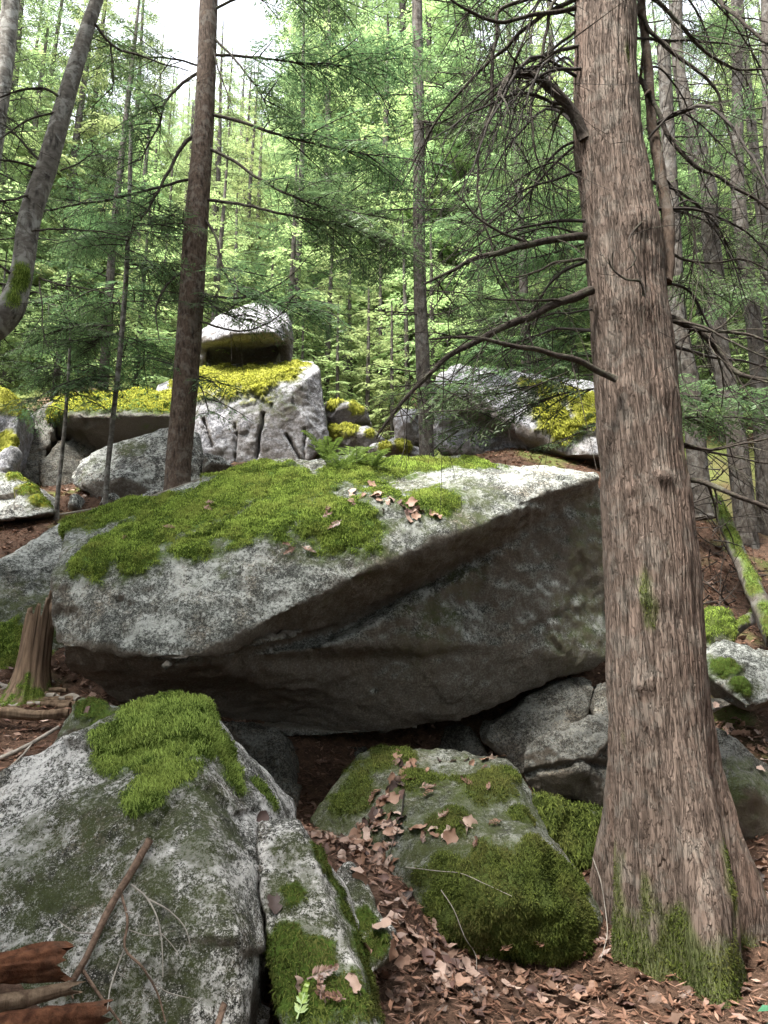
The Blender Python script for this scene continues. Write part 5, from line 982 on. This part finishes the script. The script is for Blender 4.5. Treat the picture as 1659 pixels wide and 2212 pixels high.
def put_leaf(px, py, size, label, k=None, tilt=.45):
    h_ = hit(px, py)
    if h_ is None or h_[3] is cedar: return
    nn = h_[1]/np.linalg.norm(h_[1])
    if nn@ray(px, py) > 0: nn = -nn
    if nn[2] < .15: return
    o = bpy.data.objects.new('fallen_leaf', LM[rs.randint(len(LM)) if k is None else k]); link(o); nn = nn+rs.normal(size=3)*tilt; q = Vector(nn).to_track_quat('Z', 'Y')
    o.rotation_mode = 'QUATERNION'; o.rotation_quaternion = q@Vector((0, 0, 1)).rotation_difference(Vector((0, 0, 1)))@Matrix.Rotation(rs.rand()*6.28, 4, 'Z').to_quaternion()
    o.location = h_[0]+nn/np.linalg.norm(nn)*size*.14; o.scale = (size,)*3; tag(o, label, 'leaf', 'fallen leaves')
def along(l, n, sp):
    l = np.array(l, float); d = np.r_[0, np.cumsum(np.linalg.norm(np.diff(l, axis=0), axis=1))]; t = rs.rand(n)*d[-1]
    return np.c_[np.interp(t, d, l[:, 0]), np.interp(t, d, l[:, 1])]+rs.normal(size=(n, 2))*sp
for x, y in along([(900, 1640), (880, 1690), (850, 1740), (810, 1790), (770, 1830)], 44, (26, 12)): put_leaf(x, y, rs.uniform(.07, .12), 'curled brown fallen leaf among those on top of the mossy block')
for x, y in along([(860, 1640), (1090, 1650)], 12, (10, 8)): put_leaf(x, y, rs.uniform(.06, .10), 'curled brown fallen leaf among those on top of the mossy block')
for x, y in along([(800, 1790), (880, 1800), (980, 1800), (1010, 1780)], 20, (20, 8)): put_leaf(x, y, rs.uniform(.07, .11), 'curled brown fallen leaf among those on top of the mossy block')
for x, y in along([(720, 1820), (800, 1850), (850, 1930), (880, 2010), (950, 2080)], 62, (26, 20)): put_leaf(x, y, rs.uniform(.07, .12), 'dry brown leaf in the litter beside the mossy block')
for x, y in along([(860, 2100), (1000, 2130), (1150, 2140), (1280, 2160)], 74, (60, 36)): put_leaf(x, y, rs.uniform(.07, .12), 'dry brown leaf in the litter below the mossy block')
for x, y in along([(760, 1050), (830, 1085), (890, 1110), (930, 1115)], 24, (16, 9)): put_leaf(x, y, rs.uniform(.07, .11), 'brown leaf in the drift on top of the overhanging boulder')
for x, y in along([(1560, 1540), (1620, 1590), (1659, 1640)], 26, (14, 14)): put_leaf(x, y, rs.uniform(.07, .11), 'brown leaf in the drift on the slope right of the cedar')
for x, y in along([(1630, 1855), (1659, 1890)], 10, (14, 12)): put_leaf(x, y, rs.uniform(.07, .11), 'brown leaf on the ground below the shaded boulder')
for x, y in along([(1265, 1895), (1310, 1960)], 12, (8, 16)): put_leaf(x, y, rs.uniform(.06, .1), 'brown leaf in the crevice between the block and the cedar')
for x, y in along([(20, 1480), (150, 1500), (60, 1580)], 14, (30, 20)): put_leaf(x, y, rs.uniform(.05, .09), 'small brown leaf among the roots at left')
for x, y, sz, k, lab in ((590, 1955, .10, 3, 'dark red-brown leaf stuck in the crack beside the slab'), (562, 1768, .09, 7, 'dark curled leaf resting on top of the narrow slab'), (640, 2140, .10, 1, 'big pale brown leaf behind the green cedar sprig'), (690, 2150, .09, 5, 'crinkled pale leaf right of the green cedar sprig'), (1625, 1215, .1, 2, 'brown leaf caught on the mossy fallen log')): put_leaf(x, y, sz, lab, k)
# needles and crumbs nobody could count
mb = MB(); LV = [leaf_mesh(20+k) for k in range(12)]; m_ = 2600
lx, ly = rs.uniform(-4.6, 4.6, m_), 3.2+rs.rand(m_)**1.2*6.5; lz = gh(lx, ly)
for k in range(m_):
    V, Q, T = LV[rs.randint(12)]; R = np.array(Matrix.Rotation(rs.rand()*6.28, 3, 'Z')@Matrix.Rotation(rs.normal()*.4, 3, 'X')@Matrix.Rotation(rs.normal()*.4-.3, 3, 'Y')); sz = rs.choice((rs.uniform(.025, .06), rs.uniform(.06, .13)))
    mb.add((V*sz)@R.T+np.array((lx[k], ly[k], lz[k]+.012)), Q, rs.rand())
tag(mb.obj('leaf_carpet', M['leaf_carpet'], kind='stuff'), 'matted carpet of small dead leaves over the forest floor', 'litter')
n = 90000; mx_, my_ = rs.uniform(-5, 5, n), 3+rs.rand(n)**1.3*8; mz = gh(mx_, my_)
a = rs.rand(n)*6.28; l = rs.uniform(.012, .045, n); d = np.c_[np.cos(a), np.sin(a), rs.normal(size=n)*.3]*l[:, None]; e = np.c_[-np.sin(a), np.cos(a), rs.normal(size=n)*.4]*(l*rs.choice((.05, .07, .3), n))[:, None]; c = np.c_[mx_, my_, mz+.008+.02*rs.rand(n)]
e2 = 1e-3*rs.rand(n, 1)
V = np.stack([c-d, c+e, c+d, c-e], 1).reshape(-1, 3); o = mesh('leaf_litter', V, np.arange(n*4).reshape(-1, 4), M['litter'], attrs={'var': np.repeat(rs.rand(n), 4)}, kind='stuff'); tag(o, 'reddish brown needles and leaf crumbs covering the forest floor', 'litter')
